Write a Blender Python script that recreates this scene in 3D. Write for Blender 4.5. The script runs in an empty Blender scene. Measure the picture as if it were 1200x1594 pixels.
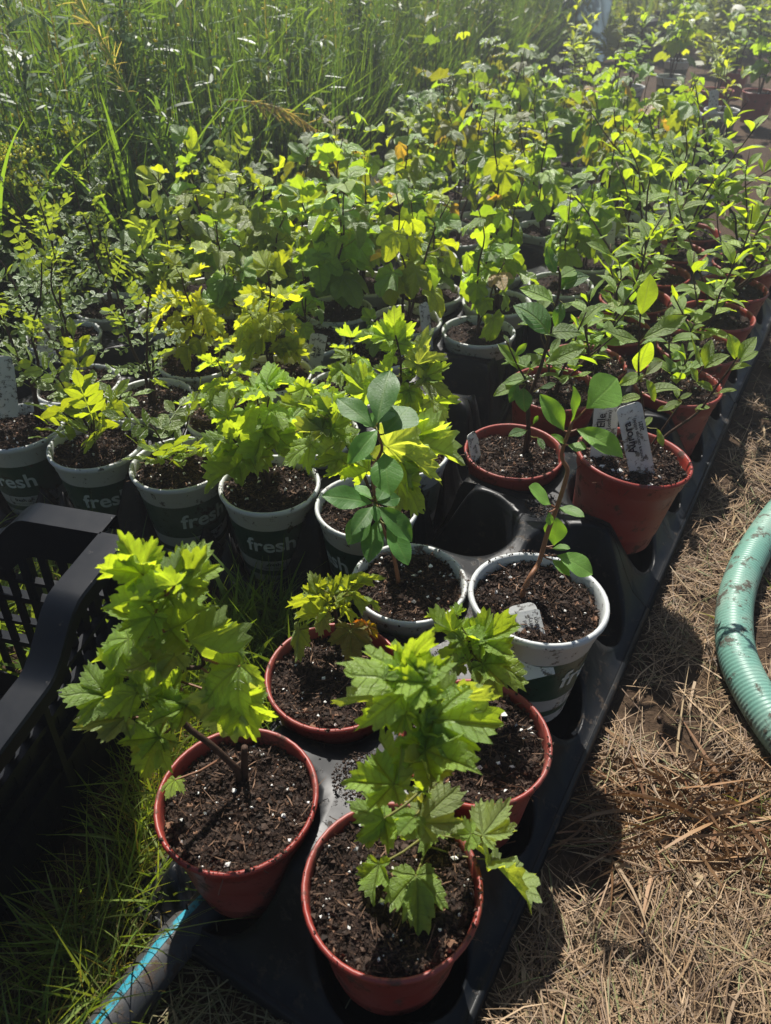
import bpy, math, random
import numpy as np
from mathutils import Vector, Matrix

# ------------------------------------------------------------------ camera, sky, sun, exposure
SC = bpy.context.scene
COL = SC.collection
R = math.radians
CAM_H, PITCH, FPX = 0.87, R(38.0), 1199.0
cam = bpy.data.cameras.new('camera')
cam.sensor_fit = 'VERTICAL'; cam.sensor_height = 36.0
cam.lens = 36.0 * FPX / 1594.0
cam.clip_start = 0.02; cam.clip_end = 400.0
cam.dof.use_dof = True; cam.dof.focus_distance = 1.05
cam.dof.aperture_fstop = cam.lens / 3.0
cam_o = bpy.data.objects.new('camera', cam); COL.objects.link(cam_o)
cam_o.location = (0, 0, CAM_H); cam_o.rotation_euler = (R(90) - PITCH, 0, 0)
SC.camera = cam_o

SUN_EL, SUN_AZ = R(53), R(-6)          # azimuth from +Y towards +X
sdir = Vector((math.sin(SUN_AZ) * math.cos(SUN_EL), math.cos(SUN_AZ) * math.cos(SUN_EL), math.sin(SUN_EL)))
world = bpy.data.worlds.new('World'); SC.world = world; world.use_nodes = True
wn = world.node_tree
sky = wn.nodes.new('ShaderNodeTexSky'); sky.sky_type = 'NISHITA'; sky.sun_disc = False
sky.sun_elevation = SUN_EL; sky.sun_rotation = SUN_AZ
wn.links.new(sky.outputs[0], wn.nodes['Background'].inputs[0])
wn.nodes['Background'].inputs[1].default_value = 0.05
sun = bpy.data.lights.new('sun', 'SUN'); sun.energy = 4.9; sun.angle = R(0.55); sun.color = (1.0, 0.95, 0.875)
sun_o = bpy.data.objects.new('sun', sun); COL.objects.link(sun_o)
sun_o.rotation_euler = (-sdir).to_track_quat('-Z', 'Y').to_euler()
SC.view_settings.view_transform = 'Standard'; SC.view_settings.look = 'None'
SC.view_settings.exposure = 0.88; SC.view_settings.gamma = 1.0; SC.view_settings.use_curve_mapping = False
SC.cycles.max_bounces = 8; SC.cycles.transmission_bounces = 4; SC.cycles.diffuse_bounces = 4
SC.cycles.glossy_bounces = 2; SC.cycles.use_denoising = True

rng = np.random.default_rng(7)
rnd = random.Random(5)

def at(px, py, Y):
    "point of the real place at depth Y that stands where the photograph shows (px, py)"
    dx, dy = (px - 600) / FPX, -(py - 797) / FPX
    d = Vector((dx, math.cos(PITCH) + dy * math.sin(PITCH), -math.sin(PITCH) + dy * math.cos(PITCH)))
    t = Y / d.y
    return Vector((d.x * t, Y, CAM_H + d.z * t))

# ------------------------------------------------------------------ materials
def new_mat(name):
    m = bpy.data.materials.new(name); m.use_nodes = True
    nt = m.node_tree
    return m, nt, nt.nodes['Principled BSDF'], nt.nodes['Material Output']
def nd(nt, typ, **kw):
    n = nt.nodes.new(typ)
    for k, v in kw.items(): setattr(n, k, v)
    return n
def math_n(nt, op, a, b=None, c=None, clamp=False):
    n = nd(nt, 'ShaderNodeMath', operation=op, use_clamp=clamp)
    for i, v in enumerate((a, b, c)):
        if v is None: continue
        if isinstance(v, (int, float)): n.inputs[i].default_value = v
        else: nt.links.new(v, n.inputs[i])
    return n.outputs[0]
def mix_c(nt, f, a, b, mode='MIX'):
    n = nd(nt, 'ShaderNodeMix', data_type='RGBA', blend_type=mode)
    for i, v in ((0, f), (6, a), (7, b)):
        if isinstance(v, (int, float)): n.inputs[i].default_value = v
        elif isinstance(v, tuple): n.inputs[i].default_value = (*v, 1)
        else: nt.links.new(v, n.inputs[i])
    return n.outputs[2]
def noise_n(nt, scale, detail=3, rough=0.6, vec=None):
    n = nd(nt, 'ShaderNodeTexNoise'); n.inputs['Scale'].default_value = scale
    n.inputs['Detail'].default_value = detail; n.inputs['Roughness'].default_value = rough
    if vec is not None: nt.links.new(vec, n.inputs['Vector'])
    return n.outputs[0]
def ramp(nt, f, lo, hi):
    n = nd(nt, 'ShaderNodeMapRange'); n.inputs[1].default_value = lo; n.inputs[2].default_value = hi
    nt.links.new(f, n.inputs[0]); return n.outputs[0]
def bump_n(nt, h, strength, dist):
    n = nd(nt, 'ShaderNodeBump'); n.inputs['Strength'].default_value = strength; n.inputs['Distance'].default_value = dist
    nt.links.new(h, n.inputs['Height']); return n.outputs[0]

def leaf_material(name, freq, rough, mixf, gain, spots=0.0, vs=1.0, spec=0.75, bmp=0.9):
    m, nt, p, out = new_mat(name)
    oi = nd(nt, 'ShaderNodeObjectInfo'); uv = nd(nt, 'ShaderNodeUVMap')
    sx = nd(nt, 'ShaderNodeSeparateXYZ'); nt.links.new(uv.outputs[0], sx.inputs[0])
    d, v = sx.outputs[0], sx.outputs[1]
    main = ramp(nt, d, 0.030, 0.006)
    side = math_n(nt, 'ABSOLUTE', math_n(nt, 'SUBTRACT', math_n(nt, 'FRACT', math_n(nt, 'MULTIPLY', math_n(nt, 'SUBTRACT', v, math_n(nt, 'MULTIPLY', d, 0.8)), freq)), 0.5))
    sidev = math_n(nt, 'MULTIPLY', ramp(nt, side, 0.10, 0.02), 0.6)
    vein = math_n(nt, 'MULTIPLY', math_n(nt, 'MAXIMUM', main, sidev, clamp=True), vs)
    tc = nd(nt, 'ShaderNodeTexCoord')
    n1 = noise_n(nt, 5, 3, 0.6, tc.outputs['Object']); n2 = noise_n(nt, 34, 3, 0.6, tc.outputs['Object'])
    hsv = nd(nt, 'ShaderNodeHueSaturation')
    nt.links.new(oi.outputs['Color'], hsv.inputs['Color'])
    nt.links.new(ramp(nt, oi.outputs['Random'], -0.1, 1.1), hsv.inputs['Value'])
    val = math_n(nt, 'ADD', math_n(nt, 'MULTIPLY', oi.outputs['Random'], 0.35), math_n(nt, 'ADD', math_n(nt, 'MULTIPLY', n1, 0.55), 0.52))
    nt.links.new(val, hsv.inputs['Value'])
    base = mix_c(nt, math_n(nt, 'MULTIPLY', vein, 0.35), hsv.outputs[0], (0.30, 0.40, 0.12))
    if spots:
        base = mix_c(nt, math_n(nt, 'MULTIPLY', ramp(nt, n2, 0.66 if spots > .6 else .72, 0.72 if spots > .6 else .75), spots), base, (0.05, 0.03, 0.012))
    geo = nd(nt, 'ShaderNodeNewGeometry')
    base2 = mix_c(nt, math_n(nt, 'MULTIPLY', geo.outputs['Backfacing'], 0.35), base, (0.22, 0.30, 0.13))
    nt.links.new(base2, p.inputs['Base Color'])
    nt.links.new(math_n(nt, 'ADD', math_n(nt, 'MULTIPLY', geo.outputs['Backfacing'], 0.25), math_n(nt, 'ADD', math_n(nt, 'MULTIPLY', n1, 0.16), rough - .08)), p.inputs['Roughness'])
    p.inputs['Specular IOR Level'].default_value = spec
    h = math_n(nt, 'ADD', math_n(nt, 'MULTIPLY', vein, -0.7), math_n(nt, 'MULTIPLY', n2, 0.55))
    nrm = bump_n(nt, h, bmp, 0.0030)
    nt.links.new(nrm, p.inputs['Normal'])
    tr = nd(nt, 'ShaderNodeBsdfTranslucent')
    tcol = mix_c(nt, 1.0, base, gain, 'MULTIPLY')
    tcol = mix_c(nt, math_n(nt, 'MULTIPLY', vein, 0.45), tcol, (0.10, 0.17, 0.02))
    nt.links.new(tcol, tr.inputs['Color'])
    mx = nd(nt, 'ShaderNodeMixShader'); mx.inputs[0].default_value = mixf
    nt.links.new(p.outputs[0], mx.inputs[1]); nt.links.new(tr.outputs[0], mx.inputs[2])
    nt.links.new(mx.outputs[0], out.inputs['Surface'])
    return m
M = {}
M['leaf_lobed'] = leaf_material('leaf_lobed', 7, 0.38, 0.55, (2.95, 2.3, 0.46), 0.55)
M['leaf_spotted'] = leaf_material('leaf_spotted', 7, 0.55, 0.42, (3.0, 2.4, 0.5), 0.75)
M['leaf_oval'] = leaf_material('leaf_oval', 8, 0.40, 0.48, (2.7, 2.3, 0.36))
M['leaf_glossy'] = leaf_material('leaf_glossy', 8, 0.46, 0.38, (3.0, 2.6, 0.5), vs=.4, bmp=.3, spec=.35)
M['leaf_far'] = leaf_material('leaf_far', 7, 0.34, 0.46, (2.5, 2.1, 0.34), spec=.9)
M['leaf_small'] = leaf_material('leaf_small', 5, 0.36, 0.46, (2.9, 2.2, 0.4), spec=1.0)

def blade_material(name, mixf, gain, rough=0.45, spec=0.4):
    m, nt, p, out = new_mat(name)
    vc = nd(nt, 'ShaderNodeVertexColor', layer_name='tint')
    nt.links.new(vc.outputs[0], p.inputs['Base Color'])
    p.inputs['Roughness'].default_value = rough; p.inputs['Specular IOR Level'].default_value = spec
    if mixf:
        tr = nd(nt, 'ShaderNodeBsdfTranslucent')
        nt.links.new(mix_c(nt, 1.0, vc.outputs[0], gain, 'MULTIPLY'), tr.inputs['Color'])
        mx = nd(nt, 'ShaderNodeMixShader'); mx.inputs[0].default_value = mixf
        nt.links.new(p.outputs[0], mx.inputs[1]); nt.links.new(tr.outputs[0], mx.inputs[2])
        nt.links.new(mx.outputs[0], out.inputs['Surface'])
    return m
M['grass'] = blade_material('grass_blade', 0.42, (2.4, 2.1, 0.5))
M['straw'] = blade_material('straw', 0.12, (1.2, 1.1, 0.8), 0.55, 0.3)
M['crumb'] = blade_material('crumb', 0, None, 0.75, 0.25)

def plain(name, col, rough, spec=0.4, nscale=30, namt=0.25, bump=0.0, bscale=60, trans=0.0, tcol=None):
    m, nt, p, out = new_mat(name)
    tc = nd(nt, 'ShaderNodeTexCoord')
    n = noise_n(nt, nscale, 4, 0.65, tc.outputs['Object'])
    c = mix_c(nt, math_n(nt, 'MULTIPLY', ramp(nt, n, 0.35, 0.7), namt), col, tuple(x * 0.35 for x in col))
    nt.links.new(c, p.inputs['Base Color'])
    p.inputs['Roughness'].default_value = rough; p.inputs['Specular IOR Level'].default_value = spec
    if bump:
        nt.links.new(bump_n(nt, noise_n(nt, bscale, 4, 0.7, tc.outputs['Object']), bump, 0.002), p.inputs['Normal'])
    if trans:
        tr = nd(nt, 'ShaderNodeBsdfTranslucent'); tr.inputs[0].default_value = (*tcol, 1)
        mx = nd(nt, 'ShaderNodeMixShader'); mx.inputs[0].default_value = trans
        nt.links.new(p.outputs[0], mx.inputs[1]); nt.links.new(tr.outputs[0], mx.inputs[2])
        nt.links.new(mx.outputs[0], out.inputs['Surface'])
    return m
M['bark'] = plain('bark', (0.062, 0.036, 0.024), 0.7, 0.2, 120, 0.6, 0.5, 300)
M['petiole'] = plain('petiole', (0.20, 0.20, 0.05), 0.5, 0.3, 60, 0.3, 0, 60, 0.3, (0.4, 0.35, 0.05))
M['red_stem'] = plain('red_stem', (0.22, 0.10, 0.05), 0.5, 0.3, 60, 0.4)
M['perlite'] = plain('perlite', (0.75, 0.74, 0.70), 0.8, 0.2, 400, 0.3)
M['ink'] = plain('ink', (0.025, 0.025, 0.03), 0.6, 0.2)
M['print_white'] = plain('print_white', (0.42, 0.47, 0.44), 0.5, 0.3, 90, 0.25)

def dirty(name, build, rough, spec=0.5, dirt=(0.05, 0.033, 0.022), amt=0.9, lo=0.62, hi=0.68, trans=0, tcol=None, dust=None, bump=0.15, dscale=55):
    m, nt, p, out = new_mat(name)
    tc = nd(nt, 'ShaderNodeTexCoord'); oi = nd(nt, 'ShaderNodeObjectInfo')
    ad = nd(nt, 'ShaderNodeVectorMath', operation='ADD')
    cb = nd(nt, 'ShaderNodeCombineXYZ')
    nt.links.new(math_n(nt, 'MULTIPLY', oi.outputs['Random'], 7.0), cb.inputs[0])
    nt.links.new(tc.outputs['Object'], ad.inputs[0]); nt.links.new(cb.outputs[0], ad.inputs[1])
    vec = ad.outputs[0]
    base = build(nt, tc)
    big = noise_n(nt, 9, 4, 0.6, vec)
    if dust: base = mix_c(nt, math_n(nt, 'MULTIPLY', ramp(nt, big, 0.40, 0.75), dust[1]), base, dust[0])
    sp = noise_n(nt, dscale, 5, 0.72, vec)
    f = math_n(nt, 'MULTIPLY', ramp(nt, math_n(nt, 'ADD', sp, math_n(nt, 'MULTIPLY', big, 0.12)), lo, hi), amt)
    base = mix_c(nt, f, base, dirt)
    nt.links.new(base, p.inputs['Base Color'])
    nt.links.new(math_n(nt, 'ADD', math_n(nt, 'MULTIPLY', f, 0.35), math_n(nt, 'ADD', math_n(nt, 'MULTIPLY', big, 0.25), rough - 0.12)), p.inputs['Roughness'])
    p.inputs['Specular IOR Level'].default_value = spec
    nt.links.new(bump_n(nt, math_n(nt, 'ADD', f, math_n(nt, 'MULTIPLY', big, 0.6)), bump, 0.002), p.inputs['Normal'])
    if trans:
        tr = nd(nt, 'ShaderNodeBsdfTranslucent'); tr.inputs[0].default_value = (*tcol, 1)
        mx = nd(nt, 'ShaderNodeMixShader'); mx.inputs[0].default_value = trans
        nt.links.new(p.outputs[0], mx.inputs[1]); nt.links.new(tr.outputs[0], mx.inputs[2])
        nt.links.new(mx.outputs[0], out.inputs['Surface'])
    return m
def solid(c):
    def f(nt, tc):
        n = nd(nt, 'ShaderNodeRGB'); n.outputs[0].default_value = (*c, 1); return n.outputs[0]
    return f
def pot_bands(nt, tc):
    s = nd(nt, 'ShaderNodeSeparateXYZ'); nt.links.new(tc.outputs['Object'], s.inputs[0]); z = s.outputs[2]
    def band(a, b):
        return math_n(nt, 'MULTIPLY', math_n(nt, 'GREATER_THAN', z, a), math_n(nt, 'LESS_THAN', z, b))
    g = math_n(nt, 'MAXIMUM', band(0.052, 0.119), band(0.019, 0.030))
    return mix_c(nt, g, (0.47, 0.49, 0.485), (0.010, 0.060, 0.034))
M['red_pot'] = dirty('red_plastic', solid((0.235, 0.028, 0.019)), 0.44, 0.45, lo=0.61, hi=0.69, trans=0.10, tcol=(0.50, 0.05, 0.03), dust=((0.27, 0.10, 0.080), 0.75), dscale=38)
M['white_pot'] = dirty('white_green_plastic', pot_bands, 0.40, 0.5, lo=0.635, hi=0.70, dust=((0.33, 0.32, 0.28), 0.35), trans=0.06, tcol=(0.5, 0.5, 0.45))
M['tray'] = dirty('black_tray_plastic', solid((0.004, 0.0055, 0.0078)), 0.36, 0.14, dirt=(0.05, 0.038, 0.028), lo=0.63, hi=0.75, dust=((0.024, 0.023, 0.022), 0.8), bump=0.25)
M['crate'] = dirty('black_crate_plastic', solid((0.003, 0.0046, 0.0075)), 0.34, 0.12, dirt=(0.09, 0.08, 0.07), lo=0.72, hi=0.85, amt=0.6, dust=((0.010, 0.011, 0.013), 0.7), bump=0.3)
M['hose'] = dirty('green_hose', solid((0.115, 0.245, 0.195)), 0.46, 0.4, lo=0.585, hi=0.66, dust=((0.27, 0.33, 0.27), 0.9), bump=0.3, dscale=30)
M['pipe'] = dirty('grey_pipe', solid((0.025, 0.027, 0.030)), 0.5, 0.3, lo=0.60, hi=0.68, dust=((0.075, 0.073, 0.07), 0.8))
M['stripe'] = dirty('blue_stripe', solid((0.008, 0.19, 0.26)), 0.5, 0.3, lo=0.58, hi=0.66, amt=.8)
M['tag'] = dirty('white_tag', solid((0.62, 0.62, 0.59)), 0.5, 0.4, lo=0.60, hi=0.66, dust=((0.40, 0.38, 0.33), 0.5), dscale=110, trans=0.15, tcol=(0.6, 0.6, 0.55))
M['sheet'] = plain('plastic_sheet', (0.55, 0.62, 0.66), 0.35, 0.5, 6, 0.3, 0, 60, 0.45, (0.55, 0.66, 0.72))

def soil_material():
    m, nt, p, out = new_mat('potting_soil')
    tc = nd(nt, 'ShaderNodeTexCoord')
    n1 = noise_n(nt, 60, 5, 0.7, tc.outputs['Object']); n2 = noise_n(nt, 190, 4, 0.7, tc.outputs['Object'])
    c = mix_c(nt, ramp(nt, n2, 0.35, 0.75), (0.010, 0.0065, 0.005), (0.050, 0.029, 0.020))
    c = mix_c(nt, math_n(nt, 'MULTIPLY', ramp(nt, n1, 0.55, 0.75), 0.5), c, (0.065, 0.036, 0.024))
    nt.links.new(c, p.inputs['Base Color']); p.inputs['Roughness'].default_value = 0.85; p.inputs['Specular IOR Level'].default_value = 0.2
    nt.links.new(bump_n(nt, math_n(nt, 'ADD', n1, n2), 1.0, 0.006), p.inputs['Normal'])
    return m
M['soil'] = soil_material()
def ground_material():
    m, nt, p, out = new_mat('ground_soil')
    tc = nd(nt, 'ShaderNodeTexCoord')
    n1 = noise_n(nt, 3, 5, 0.65, tc.outputs['Object']); n2 = noise_n(nt, 90, 5, 0.75, tc.outputs['Object'])
    c = mix_c(nt, ramp(nt, n2, 0.3, 0.75), (0.018, 0.011, 0.007), (0.105, 0.068, 0.042))
    c = mix_c(nt, math_n(nt, 'MULTIPLY', ramp(nt, n1, 0.4, 0.65), 0.6), c, (0.10, 0.065, 0.038))
    nt.links.new(c, p.inputs['Base Color']); p.inputs['Roughness'].default_value = 0.9; p.inputs['Specular IOR Level'].default_value = 0.15
    nt.links.new(bump_n(nt, n2, 1.0, 0.01), p.inputs['Normal'])
    return m
M['ground'] = ground_material()

# ------------------------------------------------------------------ mesh helpers
def mesh_np(name, V, F, mats, uv=None, tint=None, midx=None, smooth=True, sharp=None):
    me = bpy.data.meshes.new(name)
    me.from_pydata([tuple(v) for v in np.asarray(V).tolist()], [], [tuple(f) for f in (F.tolist() if hasattr(F, 'tolist') else F)])
    for m in mats: me.materials.append(M[m])
    if midx is not None: me.polygons.foreach_set('material_index', np.asarray(midx, dtype=np.int32))
    if uv is not None:
        l = me.uv_layers.new(name='UVMap')
        vi = np.empty(len(me.loops), dtype=np.int32); me.loops.foreach_get('vertex_index', vi)
        l.data.foreach_set('uv', np.asarray(uv, dtype=np.float32)[vi].ravel())
    if tint is not None:
        a = me.color_attributes.new('tint', 'FLOAT_COLOR', 'POINT')
        c = np.ones((len(V), 4), dtype=np.float32); c[:, :3] = tint
        a.data.foreach_set('color', c.ravel())
    if smooth or sharp: me.polygons.foreach_set('use_smooth', np.ones(len(me.polygons), dtype=bool))
    me.update()
    if sharp: me.set_sharp_from_angle(angle=R(sharp))
    return me
def obj(name, me, parent=None, loc=None, mat=None):
    o = bpy.data.objects.new(name, me); COL.objects.link(o)
    if parent is not None: o.parent = parent
    if mat is not None: o.matrix_basis = mat
    elif loc is not None: o.location = loc
    return o
def empty(name, loc, label, cat, group=None):
    o = bpy.data.objects.new(name, None); COL.objects.link(o); o.location = loc
    o.empty_display_size = 0.05
    return tag(o, label, cat, group)
def tag(o, label=None, cat=None, group=None, kind=None):
    if label: o['label'] = label
    if cat: o['category'] = cat
    if group: o['group'] = group
    if kind: o['kind'] = kind
    return o

class MB:
    def __init__(s): s.v = []; s.f = []; s.m = []
    def add(s, V, F, mi=0):
        k = len(s.v); s.v += [tuple(x) for x in V]; s.f += [tuple(i + k for i in f) for f in F]; s.m += [mi] * len(F)
    def tube(s, pts, rad, seg=6, mi=0, cap=True):
        pts = [Vector(p) for p in pts]; n = len(pts)
        rs = rad if hasattr(rad, '__len__') else [rad] * n
        V, F = [], []; up = Vector((0.31, 0.17, 0.93))
        for i, p in enumerate(pts):
            t = (pts[min(i + 1, n - 1)] - pts[max(i - 1, 0)]).normalized()
            a = t.cross(up)
            if a.length < 1e-3: a = t.cross(Vector((1, 0, 0)))
            a.normalize(); b = t.cross(a).normalized()
            for k in range(seg):
                th = 2 * math.pi * k / seg
                V.append(p + (a * math.cos(th) + b * math.sin(th)) * rs[i])
        for i in range(n - 1):
            for k in range(seg):
                k2 = (k + 1) % seg
                F.append((i * seg + k, i * seg + k2, (i + 1) * seg + k2, (i + 1) * seg + k))
        if cap: F.append(tuple(range(seg))[::-1]); F.append(tuple((n - 1) * seg + k for k in range(seg)))
        s.add(V, F, mi)
    def box(s, M4, sx, sy, sz, mi=0):
        V = [M4 @ Vector((x * sx / 2, y * sy / 2, z * sz / 2)) for x in (-1, 1) for y in (-1, 1) for z in (-1, 1)]
        s.add(V, [(0, 1, 3, 2), (4, 6, 7, 5), (0, 4, 5, 1), (2, 3, 7, 6), (0, 2, 6, 4), (1, 5, 7, 3)], mi)
    def mesh(s, name, mats, smooth=True, sharp=None):
        return mesh_np(name, np.array([tuple(v) for v in s.v]), s.f, mats, midx=s.m, smooth=smooth, sharp=sharp)

def lathe(prof, seg=40):
    V, F = [], []
    for r, z in prof:
        for k in range(seg):
            a = 2 * math.pi * k / seg; V.append((r * math.cos(a), r * math.sin(a), z))
    for i in range(len(prof) - 1):
        for k in range(seg):
            k2 = (k + 1) % seg
            F.append((i * seg + k, i * seg + k2, (i + 1) * seg + k2, (i + 1) * seg + k))
    return np.array(V), F

def ribbons(P, T, L, W, B, K, tint, side=None, taper=True):
    "N curved strips as one vertex and face array; P base, T direction, B bend"
    N = len(P); s = np.linspace(0, 1, K + 1)
    T = T / np.linalg.norm(T, axis=1, keepdims=True)
    pts = P[:, None, :] + L[:, None, None] * (T[:, None, :] * s[None, :, None] + B[:, None, :] * (s ** 2)[None, :, None])
    tan = T[:, None, :] + 2 * B[:, None, :] * s[None, :, None]
    if side is None:
        side = rng.normal(size=(N, 3)); side[:, 2] *= 0.3
    sd = np.cross(tan, side[:, None, :]); sd /= np.linalg.norm(sd, axis=2, keepdims=True) + 1e-9
    w = (1 - s ** 2.2) if taper else (1 - 0.5 * np.abs(2 * s - 1) ** 3)
    w = np.maximum(w, 0.06)
    off = sd * (W[:, None] * w[None, :])[:, :, None] * 0.5
    V = np.stack([pts - off, pts + off], axis=2).reshape(-1, 3)
    idx = np.arange(N)[:, None] * (2 * (K + 1)) + np.arange(K)[None, :] * 2
    F = np.stack([idx, idx + 1, idx + 3, idx + 2], axis=2).reshape(-1, 4)
    C = np.repeat(tint, 2 * (K + 1), axis=0)
    return V, F, C
class Heap:
    def __init__(s): s.V = []; s.F = []; s.C = []; s.n = 0
    def add(s, V, F, C): s.V.append(V); s.F.append(np.asarray(F) + s.n); s.C.append(C); s.n += len(V)
    def mesh(s, name, mat):
        F = [f for b in s.F for f in b.tolist()]
        return mesh_np(name, np.concatenate(s.V), F, [mat], tint=np.concatenate(s.C))
OCT_V = np.array([(1, 0, 0), (-1, 0, 0), (0, 1, 0), (0, -1, 0), (0, 0, 1), (0, 0, -1)], float)
OCT_F = np.array([(0, 2, 4), (2, 1, 4), (1, 3, 4), (3, 0, 4), (2, 0, 5), (1, 2, 5), (3, 1, 5), (0, 3, 5)])
def chunks(P, S, tint, stretch=0.5):
    N = len(P)
    V = OCT_V[None] * (1 + rng.uniform(-0.45, 0.45, (N, 6, 1)))
    V = V * (S[:, None, None]) * (1 + rng.uniform(-stretch, stretch, (N, 1, 3)))
    q = rng.normal(size=(N, 4)); q /= np.linalg.norm(q, axis=1, keepdims=True)
    w, x, y, z = q.T
    Rm = np.stack([1 - 2 * (y * y + z * z), 2 * (x * y - z * w), 2 * (x * z + y * w), 2 * (x * y + z * w), 1 - 2 * (x * x + z * z), 2 * (y * z - x * w), 2 * (x * z - y * w), 2 * (y * z + x * w), 1 - 2 * (x * x + y * y)], axis=1).reshape(N, 3, 3)
    V = np.einsum('nij,nkj->nki', Rm, V) + P[:, None, :]
    F = (OCT_F[None] + (np.arange(N) * 6)[:, None, None]).reshape(-1, 3)
    return V.reshape(-1, 3), F, np.repeat(tint, 6, axis=0)

# ------------------------------------------------------------------ ground
NT = Vector((0.87, -0.50, 0)).normalized(); UT = Vector((0.50, 0.87, 0)).normalized()   # across and along the right-hand trays
def ground_z(x, y): return 0.006 * math.sin(5 * x + 1) * math.sin(4 * y) - 0.004
gx = np.concatenate([np.linspace(-60, -3, 8), np.linspace(-2.5, 3.5, 61), np.linspace(4, 60, 8)])
gy = np.concatenate([np.linspace(-20, -1, 5), np.linspace(-.5, 5.5, 61), np.linspace(6, 120, 10)])
V = np.array([(x, y, ground_z(x, y) if abs(x) < 4 and abs(y) < 6 else -0.004) for y in gy for x in gx])
nx = len(gx)
F = [(j * nx + i, j * nx + i + 1, (j + 1) * nx + i + 1, (j + 1) * nx + i) for j in range(len(gy) - 1) for i in range(nx - 1)]
tag(obj('ground', mesh_np('ground', V, F, ['ground'])), 'bare brown soil under the straw, trays and weeds', kind='structure')

# ------------------------------------------------------------------ leaf shapes (length 1 along +Y from the junction, +Z up)
def leaf_lobed(seed, teeth=True, fold=0.10, droop=0.25, curl=0.1):
    r = random.Random(seed)
    lobes = [(0, 1.0, 46), (50 + r.uniform(-5, 5), 0.80 + r.uniform(-.08, .06), 40), (-50 + r.uniform(-5, 5), 0.80 + r.uniform(-.08, .06), 40),
             (104 + r.uniform(-6, 6), 0.50, 42), (-104 + r.uniform(-6, 6), 0.50, 42)]
    n = 132 if teeth else 44
    out = []
    for k in range(n + 1):
        th = -172 + 344 * k / n
        best = None
        for c, L, w in lobes:
            d = abs(th - c)
            rr = L * (1 - 0.60 * (d / w) ** 1.5) if d < 1.7 * w else 0.1
            if best is None or rr > best[0]: best = (rr, c, L)
        rr, c, L = best
        if abs(th) > 140: rr = min(rr, 0.42) * (1 - 0.55 * (abs(th) - 140) / 32)
        if teeth:
            ph4 = k % 4 if th >= 0 else (-k) % 4
            rr *= (0.925, 0.985, 1.065, 1.01)[ph4] * (1 + r.uniform(-.03, .03)) * (1 + .06 * math.sin(k * .42 + seed))
        out.append((th, max(rr, 0.12), c))
    rings = [0.0, 0.3, 0.58, 0.82, 1.0] if teeth else [0.0, 0.45, 0.8, 1.0]
    V, UV = [(0, 0, 0)], [(0, 0)]
    ph = r.uniform(0, 6)
    for s in rings[1:]:
        for th, rr, c in out:
            a = R(th); q = rr * s
            x, y = q * math.sin(a), q * math.cos(a)
            dist = q * abs(math.sin(R(th - c)))
            z = fold * (dist * 2.2) - droop * q * q * (0.6 + 0.4 * math.cos(a)) + 0.06 * math.sin(6 * x + ph) * q + 0.05 * math.sin(8 * y + ph * 2) * q + 0.035 * math.sin(17 * (x + y) + ph) * q + 0.03 * math.sin(15 * (x - y) + 2 * ph) * q
            z += curl * abs(x) * q * 1.1
            V.append((x, y, z)); UV.append((dist, q))
    m = n + 1; F = []
    for k in range(n): F.append((0, 1 + k + 1, 1 + k))
    for i in range(len(rings) - 2):
        for k in range(n):
            a = 1 + i * m + k; F.append((a, a + 1, a + m + 1, a + m))
    return V, F, UV
def leaf_oval(seed, w=0.27, obov=0.0, fold=0.35, arch=0.2, twist=0.0, n=9, teeth=0.0):
    r = random.Random(seed); V, F, UV = [], [], []
    cols = [-1, -0.55, 0, 0.55, 1]
    for i in range(n + 1):
        y = i / n
        yy = y ** (1 - 0.45 * obov) if obov < 0 else y ** (1 + 0.55 * obov)
        hw = w * (math.sin(math.pi * min(max(yy, 0.004), 0.996)) ** 0.80)
        hw *= 1 + (teeth * (1 if i % 2 else -1)) + r.uniform(-.03, .03)
        tw = twist * (y - 0.3)
        for c in cols:
            x = c * hw; z = abs(x) * fold - arch * (y - 0.1) ** 2 + 0.02 * math.sin(11 * y + c * 2 + seed) * abs(c)
            z -= 0.25 * fold * (x * x) / max(w, .01)
            ct, st = math.cos(tw), math.sin(tw)
            V.append((x * ct - z * st, y, x * st + z * ct)); UV.append((abs(x), y))
    m = len(cols)
    for i in range(n):
        for c in range(m - 1):
            a = i * m + c; F.append((a, a + 1, a + m + 1, a + m))
    return V, F, UV
def compound(seed, pairs, lw, ll, terminal=True, teeth=0.0, n=4, droop=0.25):
    r = random.Random(seed); V, F, UV = [], [], []
    def zc(y): return -droop * y * y
    def add(v, f, u, Mx):
        k = len(V); V.extend([tuple(Mx @ Vector(p)) for p in v]); F.extend([tuple(i + k for i in q) for q in f]); UV.extend(u)
    for i in range(pairs + (1 if terminal else 0)):
        y = 0.22 + 0.78 * i / pairs * (0.80 if terminal else 1.0)
        for sgn in ((-1, 1) if i < pairs else (0,)):
            v, f, u = leaf_oval(seed * 31 + i * 3 + sgn, w=lw / ll * 0.5, fold=0.15, arch=0.1, n=n, teeth=teeth)
            ang = -sgn * R(r.uniform(52, 72))
            Mx = Matrix.Translation((0, y if sgn else y, zc(y))) @ Matrix.Rotation(ang, 4, 'Z') @ Matrix.Rotation(R(r.uniform(-25, 25)), 4, 'Y') @ Matrix.Rotation(R(r.uniform(-20, 15)), 4, 'X') @ Matrix.Scale(ll * r.uniform(.85, 1.1), 4)
            add(v, f, u, Mx)
    k = len(V); w = 0.010
    for i in range(6):
        y = i / 5 * 0.86; V += [(-w, y, zc(y) - .004), (w, y, zc(y) - .004)]; UV += [(0, y), (0, y)]
    for i in range(5): F.append((k + 2 * i, k + 2 * i + 1, k + 2 * i + 3, k + 2 * i + 2))
    return V, F, UV
def lm(name, tup, mat): return mesh_np(name, np.array(tup[0]), tup[1], [mat], uv=tup[2])
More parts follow.
